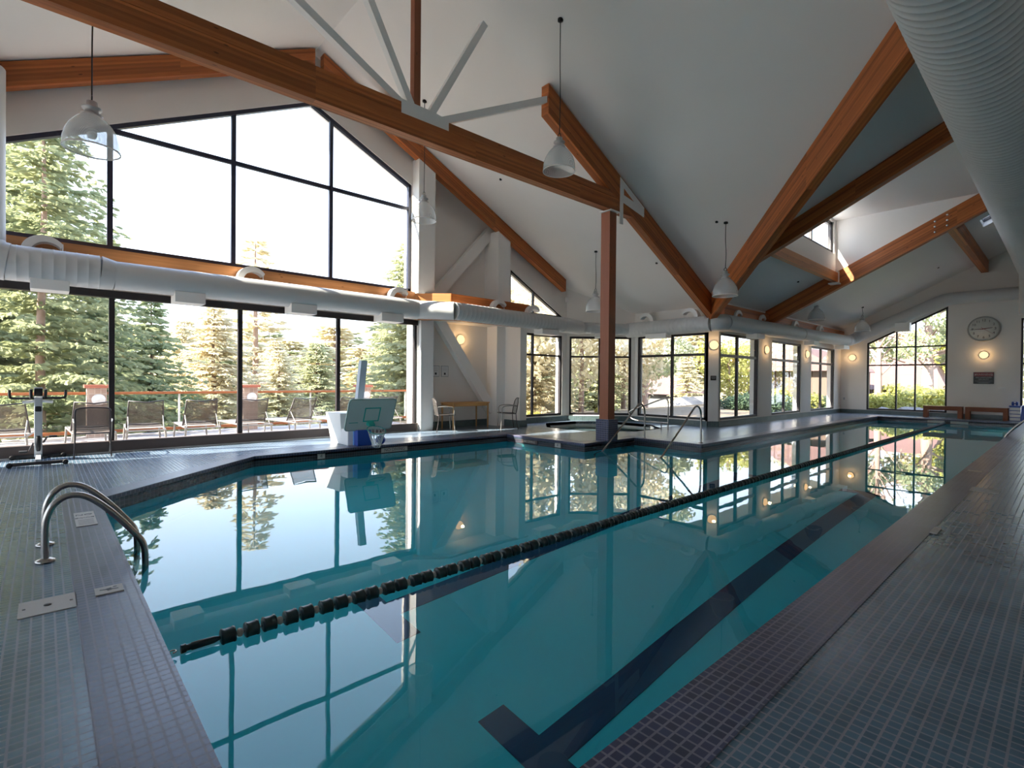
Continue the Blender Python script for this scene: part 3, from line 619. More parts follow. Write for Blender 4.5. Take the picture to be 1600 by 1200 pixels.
el = smooth_path([(-6.95, 26.85, 3.30), (-6.88, 27.2, 3.34), (-6.6, 27.42, 3.5), (-6.3, 27.45, 3.68)], 5); MB().tube(el, [0.25]*len(el), 28).build('elbow', 'duct_skin', ad2)
duct(ad2, [(-6.32, 27.45, 3.66), (-3.75, 27.45, 4.80)], 0.25, 0.001, 0.6)
el = smooth_path([(-3.80, 27.45, 4.78), (-3.5, 27.45, 4.87), (-3.1, 27.45, 4.88)], 4); MB().tube(el, [0.25]*len(el), 28).build('elbow', 'duct_skin', ad2)
duct(ad2, [(-3.1, 27.45, 4.88), (-1.0, 27.45, 4.88)], 0.245, 0.001, 0.6)
grille(ad2, (-4.97, 27.40, 3.82), (0.52, 0.36, 0.36)); grille(ad2, (-6.98, 26.4, 2.98), (0.36, 0.8, 0.16)); grille(ad2, (-7.04, 22.6, 2.96), (0.36, 0.6, 0.16)); grille(ad2, (-7.06, 17.3, 2.90), (0.36, 0.6, 0.14))
ad3 = thing('air_duct', 'huge grey ribbed air duct hanging overhead along the right side', 'air duct', (-0.80, 12, 5))
duct(ad3, [(-0.80, -5.0, 5.62), (-0.80, 26.3, 5.62)], 0.60, 0.010, 0.15, seg=40)
el = smooth_path([(-0.80, 26.25, 5.62), (-0.80, 26.75, 5.45), (-0.80, 26.95, 4.9), (-0.80, 26.95, 4.0)], 6); MB().tube(el, [0.60, 0.60]+[0.59]*(len(el)-2), 40).build('elbow', 'duct_skin', ad3)
for y in (1.5, 7.5, 13.5, 19.5, 25.0): MB().tube([(-0.80, y, 6.1), (-0.80, y, zmain(-0.8)+.02)], 0.012, 6).build('hanger_rod', 'steel', ad3)
# ================================================================== fixtures
def text(parent, s, size, loc, M, mat, name='lettering', align='CENTER', ext=0.0008):
    cu = bpy.data.curves.new(name, 'FONT'); cu.body = s; cu.size = size; cu.align_x = align; cu.align_y = 'CENTER'; cu.extrude = ext; tmp = bpy.data.objects.new(name+'_curve', cu)
    me = bpy.data.meshes.new_from_object(tmp); me.name = name; bpy.data.objects.remove(tmp); bpy.data.curves.remove(cu)
    me.materials.clear(); me.materials.append(MATS[mat])
    o = bpy.data.objects.new(name, me); col.objects.link(o); o.parent = parent
    o.matrix_local = Matrix.Translation(Vector(loc)-wpos(parent)) @ M.to_4x4(); return o
def basis(x, y): x, y = Vector(x).normalized(), Vector(y).normalized(); z = x.cross(y); return Matrix((x, y, z)).transposed()
FLAT = basis(X, Y)

# pendants -----------------------------------------------------------------
def make_pendant():
    r = thing('pendant_lamp', 'x', 'pendant lamp', (0, 0, 0), 'clear domed pendant lamps')
    prof = [(0.278, 0.0), (0.286, 0.05), (0.284, 0.11), (0.270, 0.18), (0.243, 0.25), (0.205, 0.315), (0.158, 0.375), (0.105, 0.42)]
    MB().lathe([(r_-.006, z) for r_, z in prof][::-1][:0] + prof, seg=40, cap=False).build('lamp_shade', 'lamp_acrylic', r)
    MB().lathe([(0.292, 0.0), (0.292, 0.014), (0.280, 0.014), (0.280, 0.0)], seg=40, cap=False).build('shade_rim', 'white_paint', r)
    MB().lathe([(0.108, 0.415), (0.112, 0.44), (0.075, 0.455), (0.072, 0.50), (0.10, 0.505), (0.10, 0.525), (0.06, 0.535), (0.055, 0.60), (0.0, 0.605)], seg=24).build('lamp_housing', 'grey_steel', r)
    MB().tube(arc((0, 0, 0.64), 0.035, -90, 270, 14, X, Z)[:-1], 0.007, 6, closed=True).build('hook', 'black_metal', r)
    MB().lathe([(0, 0.14), (0.04, 0.155), (0.055, 0.20), (0.045, 0.27), (0.03, 0.34), (0.03, 0.42)], seg=16).build('bulb', 'paper', r)
    return r
pl = [(-8.22, 0.44, 4.19, 'clear domed pendant lamp at upper left in front of the gable window'), (-6.22, 6.78, 5.12, 'clear domed pendant lamp hanging above the tie beam, largest and highest'),
      (-10.31, 6.58, 5.11, 'clear domed pendant lamp hanging before the white pier beside the gable window'), (-9.59, 12.10, 3.45, 'clear domed pendant lamp over the hot tub, left of the timber column'),
      (-5.67, 12.11, 3.46, 'clear domed pendant lamp in front of the corner where two orange rafters meet'), (-6.58, 21.6, 3.76, 'small pendant lamp tight under the ceiling behind the bolted rafter'),
      (-5.99, 25.4, 3.56, 'farthest small pendant lamp, near the far end window')]
pp = make_pendant(); lamps = [pp]+[copy_tree(pp) for _ in pl[1:]]
for o, (x, y, z, lab) in zip(lamps, pl):
    o.location = (x, y, z); o['label'] = lab
    zc = min(zmain(x) if x > -7.4 and y > vy(x) else 99, zdorm(y) if y <= vy(x) or x < -7.4 else 99)
    top = zc-z
    pts = smooth_path([(x, y, z+0.67), (x+0.012, y, z+0.67+(top-0.67)*.3), (x-0.010, y+.01, z+0.67+(top-0.67)*.65), (x, y, zc)], 4) if top > 0.8 else [(x, y, z+.6), (x, y, zc)]
    MB().tube(pts, 0.008, 6).build('cord', 'black_metal', o)
    MB().lathe([(0.05, 0), (0.05, -0.04), (0.0, -0.05)], (x, y, zc+.01), 12).build('ceiling_hook', 'black_metal', o)

# wall lights --------------------------------------------------------------
def make_sconce():
    r = thing('wall_light', 'x', 'wall light', (0, 0, 0), 'round glowing wall lights')
    MB().lathe([(0.145, 0.0), (0.145, 0.025), (0.135, 0.03)], seg=32, axis='X').build('back_plate', 'white_paint', r)
    MB().lathe([(0.132, 0.028), (0.128, 0.055), (0.105, 0.085), (0.060, 0.103), (0.0, 0.110)], seg=32, axis='X').build('glowing_dome', 'lamp_glow', r)
    return r
sl = [((-12.25, 9.10, 2.58), 0, 'round glowing wall light above the oak table in the alcove'), ((-7.51, 15.31, 2.53), -45, 'round glowing wall light on the white corner pier'),
      ((-7.4, 19.02, 2.55), 0, 'round glowing wall light between the first and second side windows'), ((-7.4, 23.16, 2.56), 0, 'round glowing wall light between the second and third side windows'),
      ((-6.93, 27.8, 2.57), -90, 'round glowing wall light left of the far end window'), ((-2.41, 27.8, 2.56), -90, 'round glowing wall light under the far wall clock')]
ps = make_sconce(); first = True
for loc, rz, lab in sl:
    o = ps if first else copy_tree(ps); first = False
    o.location = loc; o.rotation_euler.z = R(rz); o['label'] = lab
for o in [q for q in col.objects if q.name.startswith('wall_light')]:
    ld = bpy.data.lights.new('lamp_bulb', 'POINT'); ld.energy = 0.9; ld.color = (1.0, 0.62, 0.28); ld.shadow_soft_size = 0.05
    lo = bpy.data.objects.new('lamp_bulb', ld); col.objects.link(lo); lo.parent = o; lo.location = (0.20, 0, 0)

# curved uplight scoops on the ducts ---------------------------------------
def make_scoop():
    r = thing('duct_scoop', 'x', 'air scoop', (0, 0, 0), 'curved white scoops standing on the air ducts')
    a = arc((0.29, 0, 0.0), 0.29, 180, 35, 14, X, Z); b = arc((0.325, 0, -0.03), 0.215, 38, 172, 12, X, Z)
    MB().prism(a+b, (0, 0.20, 0)).build('curved_hood', 'white_paint', r)
    MB().tube([(0.52, 0.1, -0.06), (0.52, 0.1, 0.20)], 0.010, 8).build('rod', 'white_paint', r)
    return r
hl = [((-11.52, -0.28, 3.44), 90, 'at the left end of the window duct'), ((-11.52, 2.92, 3.42), 90, 'above the middle of the big window duct'), ((-11.52, 6.38, 3.43), 90, 'beside the white pier'),
      ((-10.95, 9.25, 3.38), 90, 'before the dark soffit timber of the alcove'), ((-10.95, 10.62, 3.36), 90, 'before the triangular window'), ((-9.30, 14.95, 3.36), 180, 'just right of the timber column'),
      ((-7.75, 14.95, 3.38), 180, 'left of the corner where the rafters meet'), ((-7.2, 16.1, 3.40), 90, 'over the nearest side window'), ((-7.2, 18.0, 3.43), 90, 'under the foot of the bolted rafter'),
      ((-7.15, 21.0, 3.46), 90, 'over the middle side window'), ((-7.12, 23.8, 3.49), 90, 'over the farthest side window')]
ph = make_scoop(); first = True
for loc, rz, lab in hl:
    o = ph if first else copy_tree(ph); first = False
    o.location = loc; o.rotation_euler.z = R(rz); o['label'] = 'curved white scoop on the duct ' + lab

# ceiling dots
for x, y, lab in ((-4.17, 6.91, 'small black ceiling fitting high on the slope above the pool'), (-5.86, 12.03, 'small black ceiling fitting left of the pendant by the corner'), (-8.11, 13.01, 'small black ceiling fitting right of the timber column'),
                  (-10.35, 8.99, 'small black ceiling fitting above the thin gable rafter'), (-5.94, 17.74, 'small black ceiling fitting between valley and bolted rafters'), (-3.49, 25.03, 'small black ceiling fitting left of the short purlin')):
    zc = zmain(x) if x > -7.4 and y > vy(x) else zdorm(y)
    tag(MB().lathe([(0.0, -0.03), (0.03, -0.025), (0.035, 0.0), (0.035, 0.02)], (x, y, zc), 12).build('ceiling_fitting', 'black_rubber'), lab, 'ceiling fitting', 'small black ceiling fittings')

# clock --------------------------------------------------------------------
ck = thing('wall_clock', 'large round wall clock with numerals on the far wall', 'clock', (-2.42, 27.76, 3.60))
fc = MB().lathe([(0.0, -0.03), (0.44, -0.03), (0.46, 0.03)], (-2.42, 27.76, 3.60), 48, 'Y').child_at('clock_face', 'clock_face', ck, (-2.42, 27.73, 3.60))
MB().lathe([(0.455, -0.032), (0.48, -0.05), (0.505, 0.0), (0.49, 0.04)], (-2.42, 27.76, 3.60), 48, 'Y', True, False).build('clock_rim', 'clock_rim', ck)
WALLF = basis(X, Z)
for i in range(12):
    a = R(90-30*(i+1)); text(fc, str(i+1), 0.13, (-2.42+0.34*math.cos(a), 27.724, 3.60+0.34*math.sin(a)), WALLF, 'print_ink', 'numeral')
def hand(ang, L, w, mat, name, back=0.06, y=27.715):
    a = R(90-ang); d = Vector((math.cos(a), 0, math.sin(a))); n = Vector((-d.z, 0, d.x))*w/2; c = Vector((-2.42, y, 3.60))
    MB().prism([c-d*back-n, c+d*L-n*.5, c+d*L+n*.5, c-d*back+n], (0, -0.004, 0)).build(name, mat, ck)
hand(82, 0.26, 0.035, 'print_ink', 'hour_hand'); hand(268, 0.40, 0.025, 'print_ink', 'minute_hand'); hand(84, 0.16, 0.02, 'hand_red', 'sweep_hand', 0.12, 27.710); hand(128, 0.36, 0.012, 'hand_red', 'second_hand', 0.10, 27.706)

# warning board ------------------------------------------------------------
sg = thing('warning_sign', 'black warning board with dark red header on the far wall', 'sign', (-2.405, 27.79, 1.40))
MB().box((-2.71, 27.77, 1.40), (-2.10, 27.80, 1.87)).build('sign_board', 'sign_black', sg)
MB().box((-2.69, 27.765, 1.70), (-2.12, 27.772, 1.85)).build('header_panel', 'sign_red', sg)
text(sg, 'WARNING', 0.11, (-2.405, 27.763, 1.772), WALLF, 'sign_text')
text(sg, 'NO LIFEGUARD', 0.068, (-2.405, 27.763, 1.655), WALLF, 'sign_text'); text(sg, 'ON DUTY', 0.068, (-2.405, 27.763, 1.580), WALLF, 'sign_text')
MB().box((-2.67, 27.765, 1.516), (-2.14, 27.77, 1.522)).box((-2.60, 27.765, 1.466), (-2.21, 27.77, 1.472)).box((-2.55, 27.765, 1.44), (-2.26, 27.77, 1.446)).build('small_print', 'grey_steel', sg)
for dx in (-.245, .245): MB().prism([(-2.405+dx-.03, 27.763, 1.745), (-2.405+dx+.03, 27.763, 1.745), (-2.405+dx, 27.763, 1.80)], (0, -.002, 0)).build('warning_mark', 'sign_text', sg)
pg = thing('notice_plate', 'small dark notice plate on the white corner pier', 'sign', (-7.51, 15.31, 1.44)); MB().box((-7.595, 15.30, 1.44), (-7.425, 15.315, 1.58)).build('plate', 'sign_black', pg)
MB().box((-7.575, 15.297, 1.53), (-7.445, 15.301, 1.545)).box((-7.565, 15.297, 1.49), (-7.455, 15.301, 1.50)).build('faint_print', 'grey_steel', pg)
pg.rotation_euler.z = R(45); pg.location = (-7.502, 15.298, 1.44)
for y0, w in ((8.12, 'left'), (8.43, 'right')):
    q = thing('framed_notice', 'framed white notice sheet on the alcove wall, %s of two' % w, 'notice', (-12.25, y0+.125, 1.47), 'framed notices on the alcove wall')
    MB().box((-12.255, y0, 1.47), (-12.235, y0+.25, 1.79)).build('sheet_frame', 'grey_steel', q); MB().box((-12.24, y0+.02, 1.49), (-12.230, y0+.23, 1.77)).build('sheet', 'paper', q)
    MB().prism([(-12.229, y0+.09, 1.53), (-12.229, y0+.15, 1.53), (-12.229, y0+.15, 1.59), (-12.229, y0+.09, 1.59)], (0.002, 0, 0)).build('printed_mark', 'print_ink', q)
    m = MB()
    for k in range(5): m.box((-12.231, y0+.045, 1.63+.025*k), (-12.2285, y0+.20, 1.636+.025*k))
    m.build('printed_lines', 'grey_steel', q)
tag(MB().rbox((-7.24, 27.79, 0.66), (0.07, 0.03, 0.11), bev=.005).build('wall_socket', 'grey_steel'), 'small wall socket low beside the far corner', 'socket')
tag(MB().rbox((-1.88, 27.77, 1.25), (0.20, 0.05, 0.07), bev=.01).build('wall_box', 'white_paint'), 'small white wall box between the sign and the far door glass', 'wall box')
tag(MB().rbox((-11.84, 13.36, 4.18), (0.05, 0.13, 0.15), bev=.01).build('wall_sensor', 'white_paint'), 'small white sensor box under the end of the gable rafter', 'sensor')

# pool ladders -------------------------------------------------------------
def ladder(name, label, xs, pathf, tread_pts, flange_y):
    r = thing(name, label, 'pool ladder', (sum(xs)/2, flange_y, 0))
    for xx in xs:
        p = smooth_path([(xx,)+q for q in pathf], 6)
        MB().tube(p, 0.024, 14).build('rail', 'steel', r)
        MB().lathe([(0.060, 0.006), (0.060, 0.016), (0.030, 0.028), (0.026, 0.03)], (xx, flange_y, 0), 20).build('flange', 'steel', r)
    for (y, z) in tread_pts: MB().rbox(((xs[0]+xs[1])/2, y, z), (abs(xs[1]-xs[0])-.03, 0.085, 0.022), bev=.008).build('tread', 'steel', r)
    return r
lp = [(0.012, -0.02), (0.010, 0.16), (0.018, 0.32), (0.065, 0.43), (0.155, 0.482), (0.27, 0.445), (0.42, 0.295), (0.565, 0.10), (0.615, 0.01), (0.628, -0.10), (0.625, -0.25), (0.59, -0.42), (0.56, -0.80), (0.56, -1.25)]
ladder('pool_ladder', 'bent steel grab rails of the ladder at the near end of the pool', (-5.20, -5.71), lp, [(0.60, -0.33), (0.56, -0.60), (0.56, -0.87), (0.56, -1.14)], 0.012)
l2 = ladder('pool_ladder', 'small steel ladder rails at the far right edge of the pool', (19.3, 18.8), [(y, z) for y, z in lp], [(0.60, -0.33), (0.56, -0.60)], 0.012)
# the far ladder faces the other side: turn it so that its rails leave the deck towards the pool (-x)
l2.location = (-0.58, 19.05, 0); l2.rotation_euler.z = R(90)

# stair handrails ----------------------------------------------------------
def handrail(label, pts, parts=()):
    b = Vector(pts[0]); r = thing('handrail', label, 'handrail', (b.x, b.y, 0), 'steel handrails of the pool steps')
    MB().tube(smooth_path(pts, 6), 0.021, 12).build('rail', 'steel', r)
    MB().lathe([(0.052, 0.006), (0.052, 0.014), (0.024, 0.022)], (b.x, b.y, 0), 18).build('flange', 'steel', r); return r
hr = [(10.86, -0.02), (10.86, 0.35), (10.85, 0.66), (10.80, 0.78), (10.68, 0.845), (10.52, 0.79), (10.10, 0.48), (9.30, -0.10), (8.95, -0.36), (8.93, -0.9)]
handrail('steel handrail of the pool steps, close behind the timber column', [(-7.05, y, z) for y, z in hr])
handrail('steel handrail of the pool steps on the outer corner, right of the column', [(-5.68, y+.16, z) for y, z in hr])
th = thing('tub_handrail', 'looped steel handrail at the hot tub edge', 'handrail', (-7.80, 13.2, 0))
MB().tube(smooth_path([(-7.80, 13.2, -0.02), (-7.80, 13.2, 0.5), (-7.80, 13.2, 0.78), (-7.86, 13.2, 0.89), (-8.0, 13.2, 0.88), (-8.5, 13.2, 0.70), (-9.0, 13.2, 0.52), (-9.12, 13.2, 0.42), (-9.05, 13.2, 0.27), (-8.8, 13.2, 0.21), (-8.3, 13.2, 0.20), (-7.80, 13.2, 0.20)], 6), 0.020, 12).build('rail', 'steel', th)
MB().tube([(-8.02, 13.2, -0.02), (-8.02, 13.2, 0.20)], 0.018, 10).build('short_post', 'steel', th)

# plates let into the deck and the pool wall -------------------------------
def plate(label, x0, y0, x1, y1, z=0.006, mat='plate_beige', name='depth_plate', cat='plate'):
    r = thing(name, label, cat, ((x0+x1)/2, (y0+y1)/2, z)); MB().box((x0, y0, z-.004), (x1, y1, z+.006)).build('plate', mat, r); return r
sk = plate('beige skimmer lid with screws in the near left deck', -4.33, -0.11, -4.06, 0.155, 0.0, name='skimmer_lid', cat='skimmer lid')
MB().lathe([(0.018, 0.006), (0.018, 0.010), (0, 0.010)], (-4.195, 0.02, 0), 12).build('finger_hole', 'black_rubber', sk)
for yy in (-.085, .13): MB().lathe([(0.008, 0.006), (0.008, 0.009), (0, 0.009)], (-4.195, yy, 0), 10).build('screw', 'black_metal', sk)
NE = basis(Y, -X)      # text read from the deck with its top towards the pool's far left
q = plate('pale square tile with a diver symbol on the near coping', -4.29, 0.245, -4.15, 0.39, 0.008)
MB().prism([(-4.24, 0.27, .0145), (-4.225, 0.27, .0145), (-4.20, 0.365, .0145), (-4.215, 0.365, .0145)], (0, 0, .001)).prism([(-4.25, .33, .0145), (-4.235, .30, .0145), (-4.19, .31, .0145), (-4.20, .33, .0145)], (0, 0, .001)).lathe([(0.012, .0145), (0.0, .0155)], (-4.255, .35, 0), 10).build('diver_symbol', 'plate_mark', q)
q = plate('pale lettered tile panel at the near left corner of the pool', -6.79, 0.225, -6.17, 0.38, 0.008)
text(q, 'NO', 0.085, (-6.66, 0.30, .0148), NE, 'plate_mark'); text(q, 'DIVING', 0.045, (-6.52, 0.30, .0148), NE, 'plate_mark')
m = MB()
for k in range(4): m.box((-6.42+.06*k, .245, .0145), (-6.41+.06*k, .36, .0152))
m.build('lettering', 'plate_mark', q)
plate('beige plate in the right deck, the largest of three', -0.90, 8.95, -0.62, 9.28, 0.002); plate('thin pale tile across the right coping, farther than the beige plate', -1.12, 10.90, -0.95, 11.02, 0.008)
plate('small pale tile on the right coping, nearest to the camera', -0.885, 6.10, -0.83, 6.36, 0.008)
SIDE = basis(Y, Z)
def facetile(label, y0, y1, s, size, x=-9.80):
    r = thing('depth_tile', label, 'depth tile', (x, (y0+y1)/2, -0.15)); MB().box((x-.01, y0, -0.158), (x+.012, y1, -0.062)).build('tile', 'plate_beige', r)
    text(r, s, size, (x+.0135, (y0+y1)/2, -0.11), SIDE, 'print_ink'); return r
facetile('pale tile reading NO DIVING on the dark pool edge below the basketball hoop', 5.25, 5.87, 'NO DIVING', 0.095); facetile('pale depth tile with a 4 on the dark pool edge left of the hoop', 3.90, 4.04, '4', 0.10)
r = thing('depth_tile', 'pale depth tile with a 4 under the corner by the column', 'depth tile', (-8.04, 8.82, -0.15)); MB().box((-8.13, 8.80, -0.158), (-7.95, 8.84, -0.062)).build('tile', 'plate_beige', r)
text(r, '4', 0.10, (-8.04, 8.798, -0.11), WALLF, 'print_ink')
r = thing('depth_tile', 'dark lettered tile strip on the pool edge left of the column corner', 'depth tile', (-8.97, 8.82, -0.15)); MB().box((-9.25, 8.80, -0.155), (-8.70, 8.84, -0.075)).build('tile', 'frame_brown', r)
text(r, 'NO DIVING', 0.075, (-8.97, 8.797, -0.115), WALLF, 'plate_beige')
for x0, w, lab in ((-3.62, 'NO', 'left'), (-2.92, 'DIVING', 'right')):
    r = thing('depth_tile', 'pale tile on the far end of the pool, %s of the lane rope' % lab, 'depth tile', (x0, 26.0, -0.15)); MB().box((x0-.26, 25.975, -0.15), (x0+.26, 26.01, -0.06)).build('tile', 'plate_beige', r)

# lane rope ----------------------------------------------------------------
rope = thing('lane_rope', 'dark green lane rope with floats running the length of the pool', 'lane rope', (-3.40, 0.5, -0.17))
rx = lambda y: -3.385+0.0025*(y-.5)
MB().tube([(rx(y), y, -0.145) for y in (0.80, 8, 16, 25.95)], 0.006, 6).build('cable', 'steel', rope)
MB().tube([(rx(.56), 0.575, -0.14), (rx(.59), .60, -.14), (rx(.6), .601, -.14), (rx(.62), .625, -.14), (rx(.63), .626, -.14), (rx(.74), 0.74, -0.14), (rx(.76), .775, -.14)], [0.024, 0.024, 0.018, 0.018, 0.022, 0.020, 0.010], 12).build('tensioner', 'float_green', rope)
MB().tube(arc((rx(.52), 0.535, -0.14), 0.018, 0, 320, 12, X, Y), 0.004, 6).tube([(rx(.47), .455, -.13), (rx(.5), .518, -.138)], 0.004, 6).build('hook', 'steel', rope)
fm = [(0.018, -0.038), (0.047, -0.037), (0.050, -0.030), (0.045, -0.022), (0.045, 0.020), (0.050, 0.027), (0.047, 0.037), (0.018, 0.038)]
ys = []; y = 0.815; k = 0; beads = []
while y < 25.7:
    ys.append(y)
    if k % 2 == 0: beads.append(y+0.065); y += 0.130
    else: y += 0.102
    k += 1
fo = None
for i, yy in enumerate(ys[:100]):
    if fo is None: fo = MB().lathe(fm, (rx(yy), yy, -0.142), 14, 'Y').child_at('float', 'float_green', rope, (rx(yy), yy, -0.142)); o = fo
    else:
        o = fo.copy(); col.objects.link(o); o.location = Vector((rx(yy), yy, -0.142))-wpos(rope)
m = MB()
for yy in ys[100:]: m.lathe(fm, (rx(yy), yy, -0.142), 12, 'Y')
tag(m.build('floats_beyond', 'float_green', rope), kind='stuff')
bo = None
for yy in beads[:60]:
    if bo is None: bo = MB().lathe([(0.008, -.017), (0.022, -.012), (0.026, 0), (0.022, .012), (0.008, .017)], (rx(yy), yy, -.142), 10, 'Y').child_at('bead', 'bead', rope, (rx(yy), yy, -.142))
    else: o = bo.copy(); col.objects.link(o); o.location = Vector((rx(yy), yy, -0.142))-wpos(rope)
# ================================================================== furniture
# oak table
tbl = thing('side_table', 'light oak table against the alcove wall between two wire chairs', 'table', (-11.83, 9.0, 0))
MB().rbox((-11.83, 9.0, 0.735), (0.62, 1.32, 0.03), bev=.006).build('table_top', 'oak', tbl, grain='y')
MB().box((-12.10, 8.40, .64), (-11.56, 8.425, .72)).box((-12.10, 9.575, .64), (-11.56, 9.60, .72)).box((-12.10, 8.40, .64), (-12.075, 9.6, .72)).box((-11.585, 8.40, .64), (-11.56, 9.6, .72)).build('apron', 'oak', tbl)
for lx in (-12.10, -11.56):
    for ly in (8.38, 9.62): MB().tube([(lx, ly, 0.0), (lx, ly, .72)], [0.024, 0.034], 4).build('leg', 'oak', tbl, grain='z')

def make_wire_chair():
    r = thing('wire_chair', 'x', 'chair', (0, 0, 0), 'round-backed wire mesh armchairs')
    w = 0.24
    MB().tube(smooth_path([(-w, -0.20, 0.44), (-w, 0.20, 0.455), (-w*.6, 0.25, .46), (w*.6, 0.25, .46), (w, 0.20, .455), (w, -0.20, 0.44), (0, -.23, .44), (-w, -.20, .44)], 4), 0.010, 8).build('seat_frame', 'dark_frame_metal', r)
    MB().prism([(-w, -0.20, .44), (w, -.20, .44), (w, .2, .453), (w*.6, .25, .457), (-w*.6, .25, .457), (-w, .2, .453)], (0, 0, .006)).build('seat', 'wire_mesh', r)
    bk = smooth_path([(-w, -0.20, 0.44), (-w-.01, -0.235, 0.62), (-w*.85, -0.27, 0.80), (0, -0.30, 0.89), (w*.85, -0.27, 0.80), (w+.01, -0.235, 0.62), (w, -0.20, 0.44)], 6)
    MB().tube(bk, 0.012, 8).build('back_frame', 'dark_frame_metal', r)
    n = len(bk); h = n//2; m = MB(); vs = []; fs = []
    for i in range(h+1):
        a, b = bk[i], bk[n-1-i]
        for k in range(5): t = k/4; p = a.lerp(b, t); p = p+Vector((0, -0.05*math.sin(math.pi*t), 0)); vs.append(p)
    for i in range(h):
        for k in range(4): fs.append((i*5+k, i*5+k+1, (i+1)*5+k+1, (i+1)*5+k))
    m.add(vs, fs, True).build('backrest', 'wire_mesh', r)
    for s in (-1, 1):
        MB().tube(smooth_path([(s*w, 0.20, .455), (s*(w+.005), .215, .25), (s*(w+.02), .235, 0.0)], 4), 0.011, 8).build('leg', 'silver_frame', r)
        MB().tube(smooth_path([(s*w, -0.20, .44), (s*(w+.005), -.215, .25), (s*(w+.02), -.26, 0.0)], 4), 0.011, 8).build('leg', 'dark_frame_metal', r)
        MB().tube(smooth_path([(s*(w+.005), -0.245, .66), (s*(w+.05), -.08, .675), (s*(w+.05), .12, .66), (s*(w+.045), .20, .60), (s*w, .205, .46)], 5), 0.013, 8).build('armrest', 'silver_frame', r)
    return r
wc = make_wire_chair(); wc.location = (-11.42, 7.98, 0); wc.rotation_euler.z = R(-22); wc['label'] = 'round-backed wire mesh armchair left of the oak table, beside the window'
w2 = copy_tree(wc); w2.location = (-10.93, 9.82, 0); w2.rotation_euler.z = R(150); w2['label'] = 'round-backed wire mesh armchair right of the oak table'

# sling chair by the window (seen from behind), local +y is its front
r = thing('sling_chair', 'brown sling patio chair indoors, backrest towards the pool, by the glass wall', 'chair', (0, 0, 0)); w = 0.235
bk = smooth_path([(-w, -.20, .40), (-w, -.235, .60), (-w, -.275, .78), (-w*.85, -.285, .845), (0, -.29, .862), (w*.85, -.285, .845), (w, -.275, .78), (w, -.235, .60), (w, -.20, .40)], 5)
MB().tube(bk, 0.013, 8).build('back_frame', 'dark_frame_metal', r)
m = MB(); vs = []; fs = []
for i in range(8):
    z = .455+.39*i/7; y = -.205-.085*i/7
    ww = w if z < .80 else w*.88
    for k in range(7): t = k/6*2-1; vs.append((t*ww, y-.018*(1-t*t), z-(0.02*(1-t*t) if i == 0 else 0)))
for i in range(7):
    for k in range(6): fs.append((i*7+k, i*7+k+1, (i+1)*7+k+1, (i+1)*7+k))
m.add(vs, fs, True).build('backrest', 'sling_brown', r)
m = MB(); m.prism([(-w, -.20, .415), (w, -.2, .415), (w, .24, .44), (-w, .24, .44)], (0, 0, .006)).build('seat', 'sling_brown', r)
MB().tube([(-w, -.20, .415), (w, -.20, .415)], .012, 8).tube([(-w, .24, .44), (w, .24, .44)], .012, 8).tube([(-w, -.20, .415), (-w, .24, .44)], .012, 8).tube([(w, -.20, .415), (w, .24, .44)], .012, 8).build('seat_frame', 'dark_frame_metal', r)
for s in (-1, 1):
    MB().tube([(s*w, -.20, .40), (s*(w+.015), -.26, 0)], .012, 8).build('leg', 'dark_frame_metal', r)
    MB().tube(smooth_path([(s*(w+.0), .24, .0), (s*(w+.02), .24, .30), (s*(w+.03), .235, .58), (s*(w+.03), .18, .625), (s*(w+.03), -.05, .625), (s*(w+.01), -.235, .60)], 5), .012, 8).build('armrest', 'silver_frame', r)
r.location = (-11.62, 0.645, 0); r.rotation_euler.z = R(87)

# exercise bike ------------------------------------------------------------
bk_ = thing('exercise_bike', 'upright exercise bike with floor rails by the glass wall', 'exercise bike', (-11.3, -0.06, 0))
for x in (-11.82, -10.82):
    MB().rbox((x, -0.06, .045), (0.07, 0.66, 0.05), bev=.012).build('base_rail', 'black_metal' if x < -11 else 'dark_frame_metal', bk_)
    for s in (-1, 1): MB().lathe([(0.0, -0.045), (0.035, -0.045), (0.038, 0.045), (0.0, 0.045)], (x, -0.06+s*.32, .038), 14, 'X').build('roller', 'black_rubber', bk_)
MB().box((-11.82, -0.09, .05), (-10.82, -0.03, .10)).build('base_spine', 'grey_steel', bk_)
MB().rbox((-11.50, -0.06, .56), (0.13, 0.10, 1.0), (0, R(6), 0), .015).build('upright_column', 'grey_steel', bk_)
MB().lathe([(0.0, -.03), (0.17, -.03), (0.19, -.02), (0.19, .02), (0.17, .03), (0, .03)], (-11.60, -0.06, .30), 28, 'Y').build('flywheel_cover', 'black_metal', bk_)
MB().rbox((-11.44, -0.06, .86), (0.09, 0.085, .10), (0, 0, 0), .02).build('adjuster_knob', 'black_metal', bk_)
MB().rbox((-11.46, -0.06, 1.14), (0.07, 0.11, .14), (0, R(20), 0), .02).build('display', 'black_metal', bk_)
MB().tube(smooth_path([(-11.44, -.40, 1.17), (-11.44, -.395, 1.07), (-11.44, -.36, 1.035), (-11.44, -.15, 1.035), (-11.44, .03, 1.035), (-11.44, .24, 1.035), (-11.44, .275, 1.07), (-11.44, .28, 1.17)], 5), .019, 8).build('handlebar', 'black_rubber', bk_)
for s in (-1, 1): MB().tube([(-11.42, -.06+s*.085, 1.03), (-11.40, -.06+s*.09, 1.18)], .021, 8).build('grip', 'black_rubber', bk_)
MB().tube([(-11.42, -.25, .97), (-11.42, -.06, .995), (-11.42, .12, .97)], .025, 8).build('elbow_rest', 'white_plastic', bk_)
